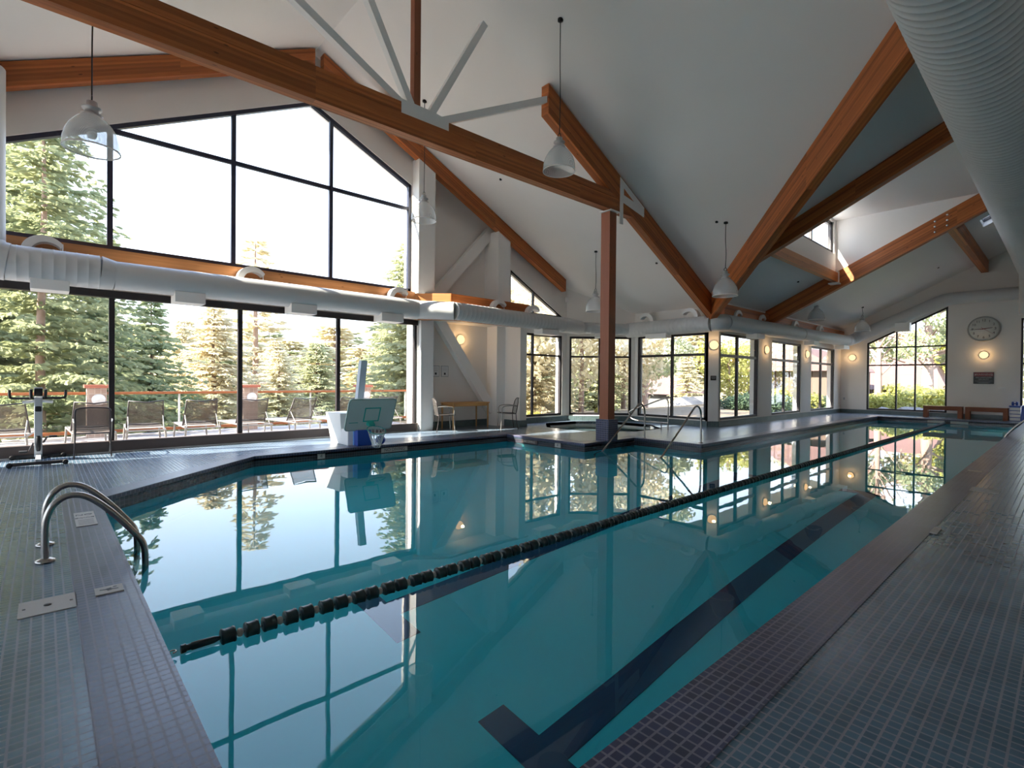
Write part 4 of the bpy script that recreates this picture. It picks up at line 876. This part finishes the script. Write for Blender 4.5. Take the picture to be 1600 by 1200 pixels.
for s, dz, dx in ((1, .10, .05), (-1, -.14, -.05)):
    MB().tube([(-11.45, -.06+s*.06, .30), (-11.45+dx, -.06+s*.11, .30+dz)], .014, 8).build('crank', 'dark_frame_metal', bk_)
    MB().rbox((-11.45+dx, -.06+s*.18, .30+dz), (.10, .10, .03), bev=.008).build('pedal', 'black_rubber', bk_)

# poolside basketball hoop -------------------------------------------------
hp = thing('basketball_hoop', 'poolside basketball hoop with grey backboard leaning over the pool edge', 'basketball hoop', (-10.3, 5.0, 0))
m = MB(); a = [(-11.05, 4.70, 0), (-10.50, 4.70, 0), (-10.50, 5.30, 0), (-11.05, 5.30, 0)]; b = [(-11.12, 4.60, .66), (-10.42, 4.62, .66), (-10.42, 5.40, .66), (-11.12, 5.40, .66)]
m.add(a+b, [(3, 2, 1, 0), (4, 5, 6, 7), (0, 1, 5, 4), (1, 2, 6, 5), (2, 3, 7, 6), (3, 0, 4, 7)]).build('water_tank', 'white_plastic', hp)
MB().rbox((-10.33, 4.93, .17), (.36, .52, .34), bev=.02).build('front_base', 'white_plastic', hp)
MB().rbox((-10.01, 4.94, .165), (.17, .32, .33), bev=.015).build('blue_weight_box', 'blue_plastic', hp)
MB().rbox((-10.115, 4.94, .165), (.05, .33, .33), bev=.01).build('blue_box_side', 'light_blue_plastic', hp)
MB().prism([(-10.50, 4.91, .25), (-10.36, 4.91, .25), (-10.04, 4.91, 1.78), (-10.16, 4.91, 1.78)], (0, .14, 0)).build('support_pole', 'pole_blue_grey', hp)
bA = Vector((-10.03, 0, .31)); bv = Vector((.27, 0, .68)).normalized(); bn = Vector((bv.z, 0, -bv.x)); BL = .72
def bp_(y, v, d=0): return bA+Y*y+bv*v+bn*d
def brd(y0, y1, v0, v1, d0, d1, rad=0.0):
    if not rad: c = [(y0, v0), (y1, v0), (y1, v1), (y0, v1)]
    else:
        c = []
        for cy_, cv, a0 in ((y0+rad, v0+rad, 180), (y1-rad, v0+rad, 270), (y1-rad, v1-rad, 0), (y0+rad, v1-rad, 90)):
            for k in range(5): a = R(a0+22.5*k); c.append((cy_+rad*math.cos(a), cv+rad*math.sin(a)))
    return MB().prism([bp_(y, v, d0) for y, v in c], bn*(d1-d0))
bd = brd(4.53, 5.60, 0, BL, -.035, 0, .07).child_at('backboard', 'board_edge', hp, bp_(5.06, .36))
brd(4.555, 5.575, .025, BL-.025, 0, .004, .055).build('board_face', 'board_grey', bd)
m = MB()
for q in ((4.90, 5.26, .50, .525), (4.90, 5.26, .205, .23), (4.90, 4.925, .23, .50), (5.235, 5.26, .23, .50)):
    t_ = brd(q[0], q[1], q[2], q[3], .004, .007); m.add(t_.v, t_.f)
t_ = brd(4.60, 4.80, .185, .20, .004, .007); m.add(t_.v, t_.f); m.build('target_square', 'board_green', bd)
MB().add([bp_(4.99, .13, .0), bp_(5.14, .13, .0), bp_(5.14, .22, .0), bp_(4.99, .22, .0), bp_(5.0, .15, .13), bp_(5.13, .15, .13), bp_(5.13, .19, .13), bp_(5.0, .19, .13)], [(3, 2, 1, 0), (4, 5, 6, 7), (0, 1, 5, 4), (1, 2, 6, 5), (2, 3, 7, 6), (3, 0, 4, 7)]).build('rim_bracket', 'board_green', hp)
rc = bp_(5.07, .16, .13)+bn*.19; ring = arc(rc, .19, 0, 360, 32, bn, Y)[:-1]
MB().tube(ring, .008, 8, closed=True).build('rim', 'board_green', hp)
m = MB()
for k in range(12):
    a = 2*math.pi*k/12
    for s in (-1, 1):
        pts = []
        for i in range(6):
            t = i/5; rr = .185*(1-t)+.075*t+.0; aa = a+s*t*math.pi/3.2
            pts.append(rc+(bn*math.cos(aa)+Y*math.sin(aa))*rr+Vector((.0, 0, -.34*t)))
        m.tube(pts, .0045, 5)
m.build('net', 'net_cord', hp)
tag(MB().lathe([(0.0, -.10), (.06, -.08), (.095, -.03), (.10, .0), (.095, .03), (.06, .08), (0, .10)], (-9.92, 5.30, .103), 20).build('blue_ball', 'blue_plastic'), 'blue ball resting on the deck beneath the basketball net', 'ball')

# benches ------------------------------------------------------------------
def make_bench():
    r = thing('wooden_bench', 'x', 'bench', (0, 0, 0), 'wooden benches along the far wall')
    for k in range(3): MB().rbox((0, -.14+.14*k, .455), (1.24, .13, .04), bev=.005).build('seat_plank', 'bench_wood', r)
    MB().box((-.60, -.19, .31), (.60, -.165, .435)).box((-.60, .165, .31), (.60, .19, .435)).build('apron', 'bench_wood', r)
    for s in (-1, 1): MB().box((s*.545-.07, -.19, 0), (s*.545+.07, -.10, .435)).build('leg', 'bench_wood', r, grain='z'); MB().box((s*.545-.07, .10, 0), (s*.545+.07, .19, .435)).build('leg', 'bench_wood', r, grain='z')
    return r
bn1 = make_bench(); bn1.location = (-3.58, 27.28, 0); bn1['label'] = 'left wooden bench, standing under the far end window'
bn2 = copy_tree(bn1); bn2.location = (-2.26, 27.28, 0); bn2['label'] = 'right wooden bench, standing under the warning sign'
# drawer stack with blue floats
dr = thing('drawer_stack', 'white stacked drawers with dark gaps by the far right corner', 'drawer stack', (-1.47, 27.35, 0))
MB().box((-1.61, 27.18, 0.0), (-1.31, 27.52, .55)).build('carcass', 'blue_plastic', dr)
for k in range(4): MB().rbox((-1.46, 27.17, .07+.13*k), (.29, .03, .105), bev=.006).build('drawer', 'white_plastic', dr)
MB().rbox((-1.46, 27.35, .56), (.34, .38, .03), bev=.006).build('lid', 'blue_plastic', dr)
fl = thing('swim_dumbbell', 'dark blue foam swim dumbbell lying on the white drawer stack', 'foam dumbbell', (-1.47, 27.3, .575))
MB().lathe([(0, -.09), (.07, -.09), (.08, -.03), (.02, -.02), (.02, .02), (.08, .03), (.07, .09), (0, .09)], (-1.47, 27.3, .66), 16, 'X').build('foam_disc', 'blue_plastic', fl)
fl = thing('foam_float', 'dark blue foam float standing beside the white drawer stack', 'float', (-1.26, 27.25, 0))
MB().rbox((-1.24, 27.25, .26), (.12, .28, .52), (0, R(4), 0), .03).rbox((-1.21, 27.12, .56), (.10, .12, .12), (0, R(20), 0), .03).build('foam_body', 'blue_plastic', fl)
# ================================================================== outside
random.seed(11)
def ground_z(x, y):
    d = max(0.0, -x-16.0); z = -0.05
    if d > 0: z = -0.9-3.6*(1-math.exp(-d/14.0))+max(0, d-45)*0.075
    if y > 20:
        k = min(1, (y-20)/10); z2 = -0.1-0.9*min(1, max(0, (y-31)/8)); k2 = 1/(1+math.exp((-x-14)/2.5)); z = z*(1-k*k2)+z2*k*k2
    return z+0.25*math.sin(x*.31+y*.17)*min(1, d/6)+(0.15*math.sin(x*.9)*math.sin(y*.8) if y > 29 else 0)
m = MB(); xs = [-15.7-1.3*i-0.06*i*i for i in range(34)]; ysg = [-45+4*i for i in range(44)]
vs = [(x, y, ground_z(x, y)) for x in xs for y in ysg]; ny = len(ysg)
m.add(vs, [(i*ny+j, i*ny+j+1, (i+1)*ny+j+1, (i+1)*ny+j) for i in range(len(xs)-1) for j in range(ny-1)], True)
tag(m.build('valley_ground', 'dry_grass', fixn=False), 'dry grassy ground falling away beyond the terrace', 'ground', kind='stuff')
m = MB(); xs = [-15.7+.9*i for i in range(26)]; ysg = [8.0, 12, 15, 17, 19, 22, 25, 28.1]+[29+1.5*i for i in range(34)]
for i in range(len(xs)-1):
    for j in range(len(ysg)-1):
        xc, yc = (xs[i]+xs[i+1])/2, (ysg[j]+ysg[j+1])/2
        if yc < 28.1 and (xc > -7.75 or (yc < 15.6 and xc > -12.3)): continue
        q = [(xs[i], ysg[j]), (xs[i+1], ysg[j]), (xs[i+1], ysg[j+1]), (xs[i], ysg[j+1])]
        m.add([(a, b, min(-0.12, ground_z(a, b)-0.05 if b < 29 else ground_z(a, b))) for a, b in q], [(0, 1, 2, 3)])
tag(m.build('yard_ground', 'dry_grass', fixn=False), 'dry grassy yard around the end of the building', 'ground', kind='stuff')

m = MB(); m.box((-15.9, -26, -0.35), (12, -9, -0.15)); m.box((-11.8, -9, -0.35), (12, -5.95, -0.15))
tag(m.build('front_lawn', 'dry_grass'), 'level dry lawn outside the near end of the building', 'ground', kind='stuff')
# ---- terrace
struct(MB().box((-15.9, -9, -0.12), (-12.2, 8.6, -0.025)).build('terrace_floor', 'deck_board', grain='y'))
struct(MB().box((-12.78, 7.62, -0.1), (-12.2, 7.95, 3.25)).build('trim_9', 'outside_render'))
def stone_pillar(y, label):
    r = thing('stone_pillar', label, 'pillar', (-15.45, y, 0), 'stone terrace pillars with red caps')
    MB().box((-15.64, y-.18, -.03), (-15.28, y+.18, 1.13)).build('shaft', 'stone_block', r)
    MB().box((-15.70, y-.23, 1.13), (-15.22, y+.23, 1.18)).prism([(-15.70, y-.23, 1.18), (-15.22, y-.23, 1.18), (-15.22, y+.23, 1.18), (-15.70, y+.23, 1.18)], (0, 0, .02)).build('cap', 'cap_red', r)
    MB().lathe([(0.0, .10), (.07, .085), (.115, .045), (.13, 0.0)], (-15.28, y+.03, .86), 20, 'X').build('lamp', 'white_plastic', r)
for y, l in ((-2.45, 'stone pillar with red cap at the far left of the terrace'), (0.92, 'stone pillar with red cap behind the indoor sling chair'), (4.22, 'stone pillar with red cap behind the second upright window bar'), (7.62, 'stone pillar with red cap behind the basketball pole')): stone_pillar(y, l)
def railing(y0, y1, label):
    r = thing('glass_railing', label, 'railing', (-15.45, (y0+y1)/2, 0), 'glass railings of the terrace')
    MB().box((-15.52, y0, 0.97), (-15.38, y1, 1.03)).build('top_rail', 'rail_wood', r, grain='y'); MB().box((-15.50, y0, 0.06), (-15.40, y1, 0.13)).build('bottom_rail', 'rail_wood', r, grain='y')
    MB().box((-15.455, y0, .13), (-15.445, y1, .97)).build('glass_panel', 'rail_glass', r)
    n = 2
    for k in range(1, n): yy = y0+(y1-y0)*k/n; MB().box((-15.47, yy-.02, .0), (-15.43, yy+.02, .97)).build('baluster', 'white_paint', r)
railing(-6.0, -2.65, 'glass railing with orange top rail left of the exercise bike'); railing(-2.25, 0.72, 'glass railing with orange top rail behind the exercise bike')
railing(1.12, 4.02, 'glass railing with orange top rail behind the two middle loungers'); railing(4.42, 7.42, 'glass railing with orange top rail left of the basketball hoop'); railing(7.82, 10.5, 'glass railing with pale top rail right of the basketball pole')
# ---- loungers
def make_lounger():
    r = thing('sun_lounger', 'x', 'sun lounger', (0, 0, 0), 'sling sun loungers on the terrace'); w = .32
    MB().tube([(-w, -.55, .30), (-w, 1.30, .30)], .018, 8).tube([(w, -.55, .30), (w, 1.30, .30)], .018, 8).tube([(-w, -.55, .30), (w, -.55, .30)], .016, 8).tube([(-w, 1.30, .30), (w, 1.30, .30)], .016, 8).build('frame', 'silver_frame', r)
    MB().prism([(-w, -.02, .30), (w, -.02, .30), (w, 1.30, .30), (-w, 1.30, .30)], (0, 0, .006)).build('seat', 'sling_grey', r)
    b0, b1 = Vector((0, -.02, .33)), Vector((0, -.34, .88)); t = MB(); vs = []; fs = []
    for i in range(7):
        for k in range(7): q = k/6*2-1; p = b0.lerp(b1, i/6); vs.append(p+Vector((q*(w-.03*(i/6)), -.03*(1-q*q), (-.035 if i == 6 else 0)*(1-q*q))))
    for i in range(6):
        for k in range(6): fs.append((i*7+k, i*7+k+1, (i+1)*7+k+1, (i+1)*7+k))
    t.add(vs, fs, True).build('backrest', 'sling_brown', r)
    MB().tube([(-w, -.02, .33), (-w+.03, -.35, .90), (0, -.385, .865), (w-.03, -.35, .90), (w, -.02, .33)], .016, 8).tube([(-w, -.06, .40), (0, -.10, .385), (w, -.06, .40)], .012, 8).build('back_frame', 'dark_frame_metal', r)
    MB().tube([(-w+.02, -.16, .58), (-w+.02, -.42, .31)], .010, 6).tube([(w-.02, -.16, .58), (w-.02, -.42, .31)], .010, 6).build('back_prop', 'silver_frame', r)
    for sx in (-1, 1):
        for yy in (-.45, 1.15): MB().tube([(sx*w, yy, .30), (sx*(w+.02), yy-.02, -.025)], [.022, .018], 8).build('leg', 'silver_frame', r)
    return r
lg = [(-13.25, -0.50, 84, 'brown sling sun lounger at the far left edge, left of the exercise bike'), (-13.25, 0.72, 92, 'brown sling sun lounger directly behind the indoor sling chair'), (-13.30, 1.60, 86, 'brown sling sun lounger just right of the first upright window bar'),
      (-13.30, 2.60, 88, 'brown sling sun lounger in the middle of the second window pane'), (-13.30, 3.66, 93, 'brown sling sun lounger behind the second upright window bar'), (-13.35, 4.82, 98, 'brown sling sun lounger in the middle of the third window pane'),
      (-13.35, 6.02, 99, 'brown sling sun lounger behind the third upright window bar'), (-13.35, 7.15, 96, 'brown sling sun lounger behind the basketball backboard')]
pr0 = make_lounger(); LG = [pr0]+[copy_tree(pr0) for _ in lg[1:]]
for o, (x, y, a, l) in zip(LG, lg): o.location = (x, y, 0); o.rotation_euler.z = R(a); o['label'] = l

# ---- trees
def conifer(H, Rr, nwh, nb, ns, lt=0.42, seed=1, start=0.10, droop=0.25):
    rnd = random.Random(seed); f = []; v = []
    for w_ in range(nwh):
        t = (w_+rnd.random()*.6)/nwh; z = H*(start+(1-start)*t); L = Rr*(1-t)**0.8*(.8+.35*rnd.random())+.12
        for b in range(nb):
            a = 2*math.pi*(b+rnd.random())/nb; dx, dy = math.cos(a), math.sin(a); Lb = L*(.7+.4*rnd.random())
            n = max(2, int(ns*Lb/Rr)+1)
            for i in range(n):
                q = (i+.3+rnd.random()*.7)/n; px, py, pz = dx*Lb*q, dy*Lb*q, z+Lb*(.22*q-droop*q*q)+rnd.uniform(-.06, .06)
                for sd in (-1, 0, 1):
                    aa = a+sd*(.65+.5*rnd.random()); l = lt*(.6+.7*rnd.random())*(1-.45*q); wd = l*.16
                    ex, ey, ez = math.cos(aa)*l, math.sin(aa)*l, rnd.uniform(-.32, .12)*l; nx, ny_ = -math.sin(aa)*wd, math.cos(aa)*wd; k = len(v)
                    v.extend([(px, py, pz), (px+ex*.5+nx, py+ey*.5+ny_, pz+ez*.5+rnd.uniform(-.05, .05)), (px+ex, py+ey, pz+ez-.04), (px+ex*.5-nx, py+ey*.5-ny_, pz+ez*.5+rnd.uniform(-.05, .05))]); f.append((k, k+1, k+2, k+3))
                    k = len(v); v.extend([(px, py, pz+wd*.4), (px+ex*.6, py+ey*.6, pz+ez*.6+wd*.9), (px+ex, py+ey, pz+ez), (px+ex*.6, py+ey*.6, pz+ez*.6-wd*.9)]); f.append((k, k+1, k+2, k+3))
    return v, f
def blobs(cs, n, size, seed):
    """leaf clumps: cs = list of (centre, radii)"""
    rnd = random.Random(seed); v = []; f = []
    for c, rr in cs:
        for _ in range(n):
            u = Vector((rnd.gauss(0, 1), rnd.gauss(0, 1), rnd.gauss(0, 1))).normalized()*(.55+.45*rnd.random()); p = Vector((c[0]+u.x*rr[0], c[1]+u.y*rr[1], c[2]+u.z*rr[2]))
            a = Vector((rnd.gauss(0, 1), rnd.gauss(0, 1), rnd.gauss(0, 1))).normalized(); b = a.cross(Vector((rnd.gauss(0, 1), rnd.gauss(0, 1), rnd.gauss(0, 1)))).normalized(); s = size*(.6+.8*rnd.random()); k = len(v)
            v.extend([p-a*s*.5, p+b*s*.28, p+a*s*.5, p-b*s*.28]); f.append((k, k+1, k+2, k+3))
    return v, f
def rawmesh(name, v, f, mat):
    me = bpy.data.meshes.new(name); me.from_pydata([tuple(p) for p in v], [], f); me.update(); me.materials.append(MATS[mat]); return me
def proto(name, leaf, H, r0, mat, bark='bark', limbs=()):
    fm_ = rawmesh(name+'_foliage', leaf[0], leaf[1], mat); t = MB(); t.tube([(0, 0, -1.2), (.04, .02, H*.35), (-.03, .03, H*.7), (0, 0, H*.98)], [r0*1.15, r0*.85, r0*.5, r0*.12], 8)
    for l in limbs: t.tube(l[0], l[1], 6)
    tm_ = bpy.data.meshes.new(name+'_trunk'); tm_.from_pydata(t.v, [], t.f); tm_.materials.append(MATS[bark]); tm_.polygons.foreach_set('use_smooth', [True]*len(tm_.polygons))
    return fm_, tm_, H
P_ = {}
for nm, mt in (('green', 'needles_green'), ('dark', 'needles_dark'), ('pale', 'needles_pale')):
    P_[nm] = proto(nm, conifer(8, 2.6, 30, 9, 13, .38, 3 if nm == 'green' else 5), 8, .12, mt)
P_['big'] = proto('big', conifer(13.5, 4.4, 44, 10, 24, .40, 9, .16, .34), 13.5, .24, 'needles_green')
P_['fir'] = proto('fir', conifer(9, 3.2, 34, 7, 17, .30, 21, .06, .22), 9, .095, 'fir_needles', 'bark_pale')
for nm, mt in (('far_green', 'needles_green'), ('far_pale', 'needles_pale')): P_[nm] = proto(nm, conifer(9, 2.5, 16, 7, 5, 1.0, 7 if nm == 'far_green' else 8), 9, .16, mt)
P_['spare'] = proto('spare', conifer(12, 1.9, 16, 5, 4, .75, 17, .30, .1), 12, .16, 'needles_pale')
rnd = random.Random(5)
pc = [((rnd.uniform(-2.4, 2.4), rnd.uniform(-2.4, 2.4), rnd.uniform(3.4, 8.6)), (.95, .95, .5)) for _ in range(34)]
pl_ = [([(0, 0, c[0][2]-.8), tuple(c[0])], [.07, .02]) for c in pc]
P_['pine'] = proto('pine', blobs(pc, 170, .26, 6), 8.2, .30, 'needles_green', 'bark_pale', pl_)
bc = [((rnd.uniform(-.8, .8), rnd.uniform(-.8, .8), rnd.uniform(.35, 1.1)), (.55, .55, .5)) for _ in range(9)]
P_['bush'] = proto('bush', blobs(bc, 420, .14, 2), 1.55, .04, 'leaves_yellow'); P_['dark_bush'] = proto('dark_bush', blobs(bc, 420, .14, 3), 1.55, .04, 'leaves_dark')
hc = [((rnd.uniform(-1.6, 1.6), rnd.uniform(-1.6, 1.6), rnd.uniform(1.0, 4.6)), (.95, .95, .8)) for _ in range(22)]
P_['leafy'] = proto('leafy', blobs(hc, 130, .24, 4), 5, .12, 'needles_pale'); P_['yellow'] = proto('yellow', blobs(hc, 200, .24, 5), 5, .12, 'leaves_yellow')
br = []
rb = random.Random(3)
for k in range(16):
    a = rb.uniform(0, 6.28); z0 = rb.uniform(1.8, 4.2); L_ = rb.uniform(.8, 1.8); br.append(([(0, 0, z0), (math.cos(a)*L_*.5, math.sin(a)*L_*.5, z0+L_*.6), (math.cos(a)*L_, math.sin(a)*L_, z0+L_*1.3)], [.05, .03, .01]))
P_['bare'] = proto('bare', blobs([((0, 0, 5.0), (1.6, 1.6, 1.0))], 260, .10, 8), 5.2, .17, 'needles_pale', 'bark_pale', br)
tcount = [0]
def plant(kind, x, y, top, label, cat='tree', name='conifer', group=None, zb=None, wide=1.0):
    fm_, tm_, H = P_[kind]; zb = ground_z(x, y)-0.1 if zb is None else zb; s = (top-zb)/H; tcount[0] += 1
    r = thing(name, label, cat, (x, y, zb), group); r.scale = (s*wide, s*wide, s); r.rotation_euler.z = tcount[0]*2.39
    for n_, me in (('foliage', fm_), ('trunk', tm_)):
        o = bpy.data.objects.new(n_, me); col.objects.link(o); o.parent = r
    return r
plant('big', -25.0, -1.9, 16.2, 'tall dark drooping conifer at the far left, its boughs crossing the upper window')
plant('fir', -18.4, -0.02, 9.2, 'bright green fir with thin pale trunk behind the exercise bike')
plant('green', -22.2, -3.4, 6.0, 'green conifer behind the bright fir at the left picture edge')
plant('dark', -25.7, 1.5, 5.2, 'dark green conifer between the bright fir and the first window bar')
plant('dark', -26.7, 3.4, 4.9, 'dark conifer just right of the first upright window bar')
plant('pale', -29.4, 6.4, 5.0, 'broad pale conifer in the second window pane', wide=1.35)
plant('pale', -35.2, 6.0, 4.4, 'small pale conifer left of the broad pale one in the second pane')
plant('spare', -49.5, 14.0, 14.2, 'tall thin pinkish conifer rising above the timber band', wide=1.2)
plant('green', -20.9, 12.6, 7.9, 'green conifer beside the outer white wall, seen past the hoop')
plant('green', -29.6, 16.5, 5.6, 'green conifer behind the basketball pole')
plant('leafy', -15.9, 14.2, 6.4, 'leafy tree filling the left bay window and the triangular window', name='leafy_tree')
plant('pale', -16.8, 16.8, 5.6, 'pale conifer in the left bay window'); plant('leafy', -15.3, 18.3, 5.2, 'pale leafy tree in the middle bay window, left of its bar', name='leafy_tree')
plant('green', -17.2, 21.4, 5.7, 'green conifer in the middle bay window behind the column'); plant('leafy', -16.4, 23.2, 4.8, 'pale leafy tree right of the timber column in the middle bay window', name='leafy_tree')
plant('pine', -17.2, 26.3, 6.4, 'pine with bare lower trunk in the right bay window', name='pine')
plant('dark', -25.5, 43.2, 5.6, 'dark distant conifer behind the pink roofed houses'); plant('pale', -19.8, 36.0, 4.2, 'pale conifer right of the pink roofed houses')
plant('yellow', -15.2, 33.2, 4.2, 'yellow green tree seen through the nearest side window', name='leafy_tree'); plant('pale', -17.4, 41.5, 5.2, 'pale conifer farther off in the nearest side window')
plant('leafy', -15.2, 42.0, 4.9, 'pale leafy tree seen through the middle side window', name='leafy_tree')
plant('pine', -5.55, 37.2, 7.9, 'large pine with thick pale trunk in the far end window', name='pine', zb=-.6)
plant('bare', -7.55, 35.4, 5.6, 'nearly bare tree with pale trunk left in the far end window', name='bare_tree', zb=-.5)
plant('yellow', -5.4, 47.5, 5.4, 'yellow green tree behind the large pine', name='leafy_tree', zb=-1.0); plant('pale', -9.9, 54.4, 7.0, 'pale conifer behind the pink roofed house at the far end', zb=-1.0); plant('green', -6.2, 54.0, 8.4, 'green conifer far behind the large pine', zb=-1.0)
plant('yellow', -2.2, 40.0, 5.2, 'yellow green tree seen through the far end glazed opening', name='leafy_tree', zb=-1.0)
for x, y, tp, k, l in ((-6.55, 33.0, 1.15, 'bush', 'bright yellow green bush in the middle of the far end window'), (-7.15, 33.4, .95, 'bush', 'bright yellow green bush just right of the bare tree trunk'), (-8.1, 33.2, .62, 'bush', 'low green bush at the lower left of the far end window'),
                      (-5.1, 35.2, 1.7, 'bush', 'tall yellow green bush right of the large pine trunk'), (-6.0, 35.6, 1.5, 'bush', 'yellow green bush left of the large pine trunk'),
                      (-12.2, 28.6, .9, 'dark_bush', 'dark rounded bush low in the nearest side window'), (-10.6, 27.6, .9, 'dark_bush', 'dark rounded bush by the right edge of the nearest side window'), (-9.9, 29.8, 1.2, 'bush', 'clipped green hedge bush in the middle side window'), (-9.1, 30.9, 1.0, 'dark_bush', 'dark hedge bush in the farthest side window'),
                      (-14.2, 18.6, .4, 'bush', 'yellow green bush under the middle bay window'), (-14.6, 14.6, .2, 'bush', 'yellow green bush under the left bay window'), (-19.0, 3.6, -.1, 'bush', 'bright yellow green bush below the railing right of the first window bar')):
    plant(k, x, y, tp, l, 'bush', 'bush', wide=1.15, zb=(-.5 if y > 27 else None))
def seen(x, y):
    """which window shows it from the pool deck"""
    a = math.degrees(math.atan2(-x, y))
    for lim, w in ((29, 'the far end window'), (46, 'the right bay window'), (52.5, 'the middle and left bay windows'), (57.5, 'the alcove stretch'), (67, 'the fourth glass pane'), (77, 'the third glass pane'), (86, 'the second glass pane')):
        if a < lim: return w
    return 'the first glass pane'
far = [(-70.9, 4.1, 6.9), (-66.8, 5.0, 6.8), (-94.0, 9.1, 7.6), (-67.4, 7.3, 5.4), (-64.6, 8.1, 6.7), (-90.1, 13.8, 7.5), (-84.8, 14.0, 8.2), (-76.9, 14.9, 6.4), (-84.5, 17.8, 9.0), (-76.5, 17.3, 6.5), (-68.1, 17.7, 7.7), (-80.2, 21.9, 6.7), (-79.6, 24.4, 8.7), (-76.8, 24.8, 6.9), (-68.0, 23.4, 6.6), (-57.9, 21.3, 4.5), (-49.0, 19.6, 4.7), (-62.3, 26.8, 8.3), (-74.3, 34.2, 8.8), (-50.6, 24.8, 5.0), (-53.8, 28.1, 4.9), (-58.4, 32.1, 8.2), (-43.6, 26.2, 6.0), (-57.3, 35.9, 8.5), (-45.2, 29.6, 5.5), (-56.2, 40.6, 7.9), (-56.7, 41.7, 4.6), (-44.3, 35.5, 3.9), (-46.1, 38.9, 7.2), (-54.6, 47.8, 8.3), (-44.8, 41.8, 8.0), (-55.2, 53.6, 8.5), (-34.0, 36.0, 6.6), (-40.0, 43.5, 7.0), (-51.1, 58.9, 8.0), (-31.9, 38.9, 7.0), (-42.7, 54.6, 8.7), (-37.2, 52.3, 7.6), (-29.8, 43.9, 5.4), (-33.9, 52.2, 6.0), (-30.4, 48.6, 6.2), (-31.6, 55.3, 7.4), (-37.4, 67.1, 7.2), (-27.4, 52.5, 6.9), (-26.1, 52.9, 5.3)]
for i, (x, y, tp) in enumerate(far): plant('far_pale' if i % 3 else 'far_green', x, y, tp, 'distant conifer in the wood across the valley, seen in '+seen(x, y), group='distant conifers across the valley', wide=1.65)
near2 = [(-40, -2, 6.5), (-44, 3, 6.6), (-38, 1.5, 5.2), (-46, 8, 5.8), (-40, 9, 4.6), (-52, 12, 5.6), (-44, 14, 4.5), (-38, 15, 4.2), (-36, 19, 4.0), (-33, 22, 4.2), (-40, 21, 4.6), (-30, 26, 4.4), (-27, 30, 4.0), (-25, 25, 3.8), (-23, 20, 4.6), (-22, 16.5, 4.6), (-24, 33, 2.9), (-34, 11, 3.2), (-31, 0, 4.6), (-36, -6, 6)]
for i, (x, y, tp) in enumerate(near2): plant(('pale', 'green', 'pale')[i % 3], x, y, tp, 'conifer on the slope below the terrace, seen in '+seen(x, y), group='conifers on the slope below the terrace', wide=1.35)

# ---- houses
def house(label, x0, x1, y0, y1, zb, ze, zr, wall='house_wall', roof='roof_pink', ridge='x', over=.5, wins=()):
    r = thing('house', label, 'house', ((x0+x1)/2, (y0+y1)/2, zb))
    MB().box((x0, y0, zb), (x1, y1, ze)).build('walls', wall, r)
    a, b, c, d = x0-over, x1+over, y0-over, y1+over; m = MB()
    if ridge == 'x': e1, e2 = (a+min(1.5, (b-a)/4), (c+d)/2, zr), (b-min(1.5, (b-a)/4), (c+d)/2, zr)
    else: e1, e2 = ((a+b)/2, c+(0 if ridge == 'gy' else 1.2), zr), ((a+b)/2, d-1.2, zr)
    vs = [(a, c, ze-.1), (b, c, ze-.1), (b, d, ze-.1), (a, d, ze-.1), e1, e2]
    fs = [(0, 1, 5, 4), (1, 2, 5), (2, 3, 4, 5), (3, 0, 4), (3, 2, 1, 0)] if ridge == 'x' else [(0, 1, 4), (1, 2, 5, 4), (2, 3, 5), (3, 0, 4, 5), (3, 2, 1, 0)]
    m.add(vs, fs).build('roof', roof, r)
    for q in wins: MB().box(*q).build('window', 'house_dark', r)
    return r
house('house with broad pink roof behind the bushes in the far end window', -12.5, -5.9, 43.5, 50, -1.6, 1.05, 3.4, wins=[((-11.2, 43.44, -.6), (-10.0, 43.52, .7)), ((-8.2, 43.44, -.6), (-7.4, 43.52, .8))])
house('tan house with gabled roof seen through the two farther side windows', -14.6, -9.3, 34.6, 41.5, -1.6, 2.2, 3.7, ridge='y')
house('grey house with pink roof in the right bay window', -27.5, -22.3, 38.5, 43.5, -4.5, .4, 1.9, 'house_dark', ridge='x')
house('low house with bright white gable roof in the right bay window', -19.3, -16.4, 30.8, 36.0, -4.0, -1.0, .35, 'house_wall', 'outside_render', 'y', .3)
house('small pinkish cottage far down in the wood between the window bars', -62, -58, 18, 23, -2.5, .6, 2.2)
house('small house high on the wooded hill above the third pane', -84, -79, 32, 37, 3, 7.0, 8.3)
house('small cottage in the trees beside the outer white wall', -45, -41, 23, 27, -4.5, .4, 1.6, 'white_plastic')
for i, (x, y, s_) in enumerate(((-7.3, 29.9, .55), (-6.2, 30.4, .6), (-5.1, 30.1, .65), (-4.2, 30.8, .7), (-3.3, 30.2, .5))):
    bm = bmesh.new(); bmesh.ops.create_icosphere(bm, subdivisions=3, radius=1); rr = random.Random(i)
    off_ = [rr.uniform(0, 6) for _ in range(3)]
    for v in bm.verts:
        k = 1+.18*math.sin(v.co.x*4+off_[0])*math.cos(v.co.y*5+off_[1])+.1*math.sin(v.co.z*7+off_[2]); v.co = Vector((v.co.x*s_*1.3*k, v.co.y*s_*k, v.co.z*s_*.62*k))
    me = bpy.data.meshes.new('boulder'); bm.to_mesh(me); bm.free(); me.materials.append(MATS['rock']); o = bpy.data.objects.new('boulder', me); col.objects.link(o); o.location = (x, y, -.15); o.rotation_euler.z = i*1.3
    tag(o, 'grey boulder low outside the far end window, %s of five' % ('leftmost', 'second from left', 'middle', 'second from right', 'rightmost')[i], 'rock', 'boulders outside the far end window')
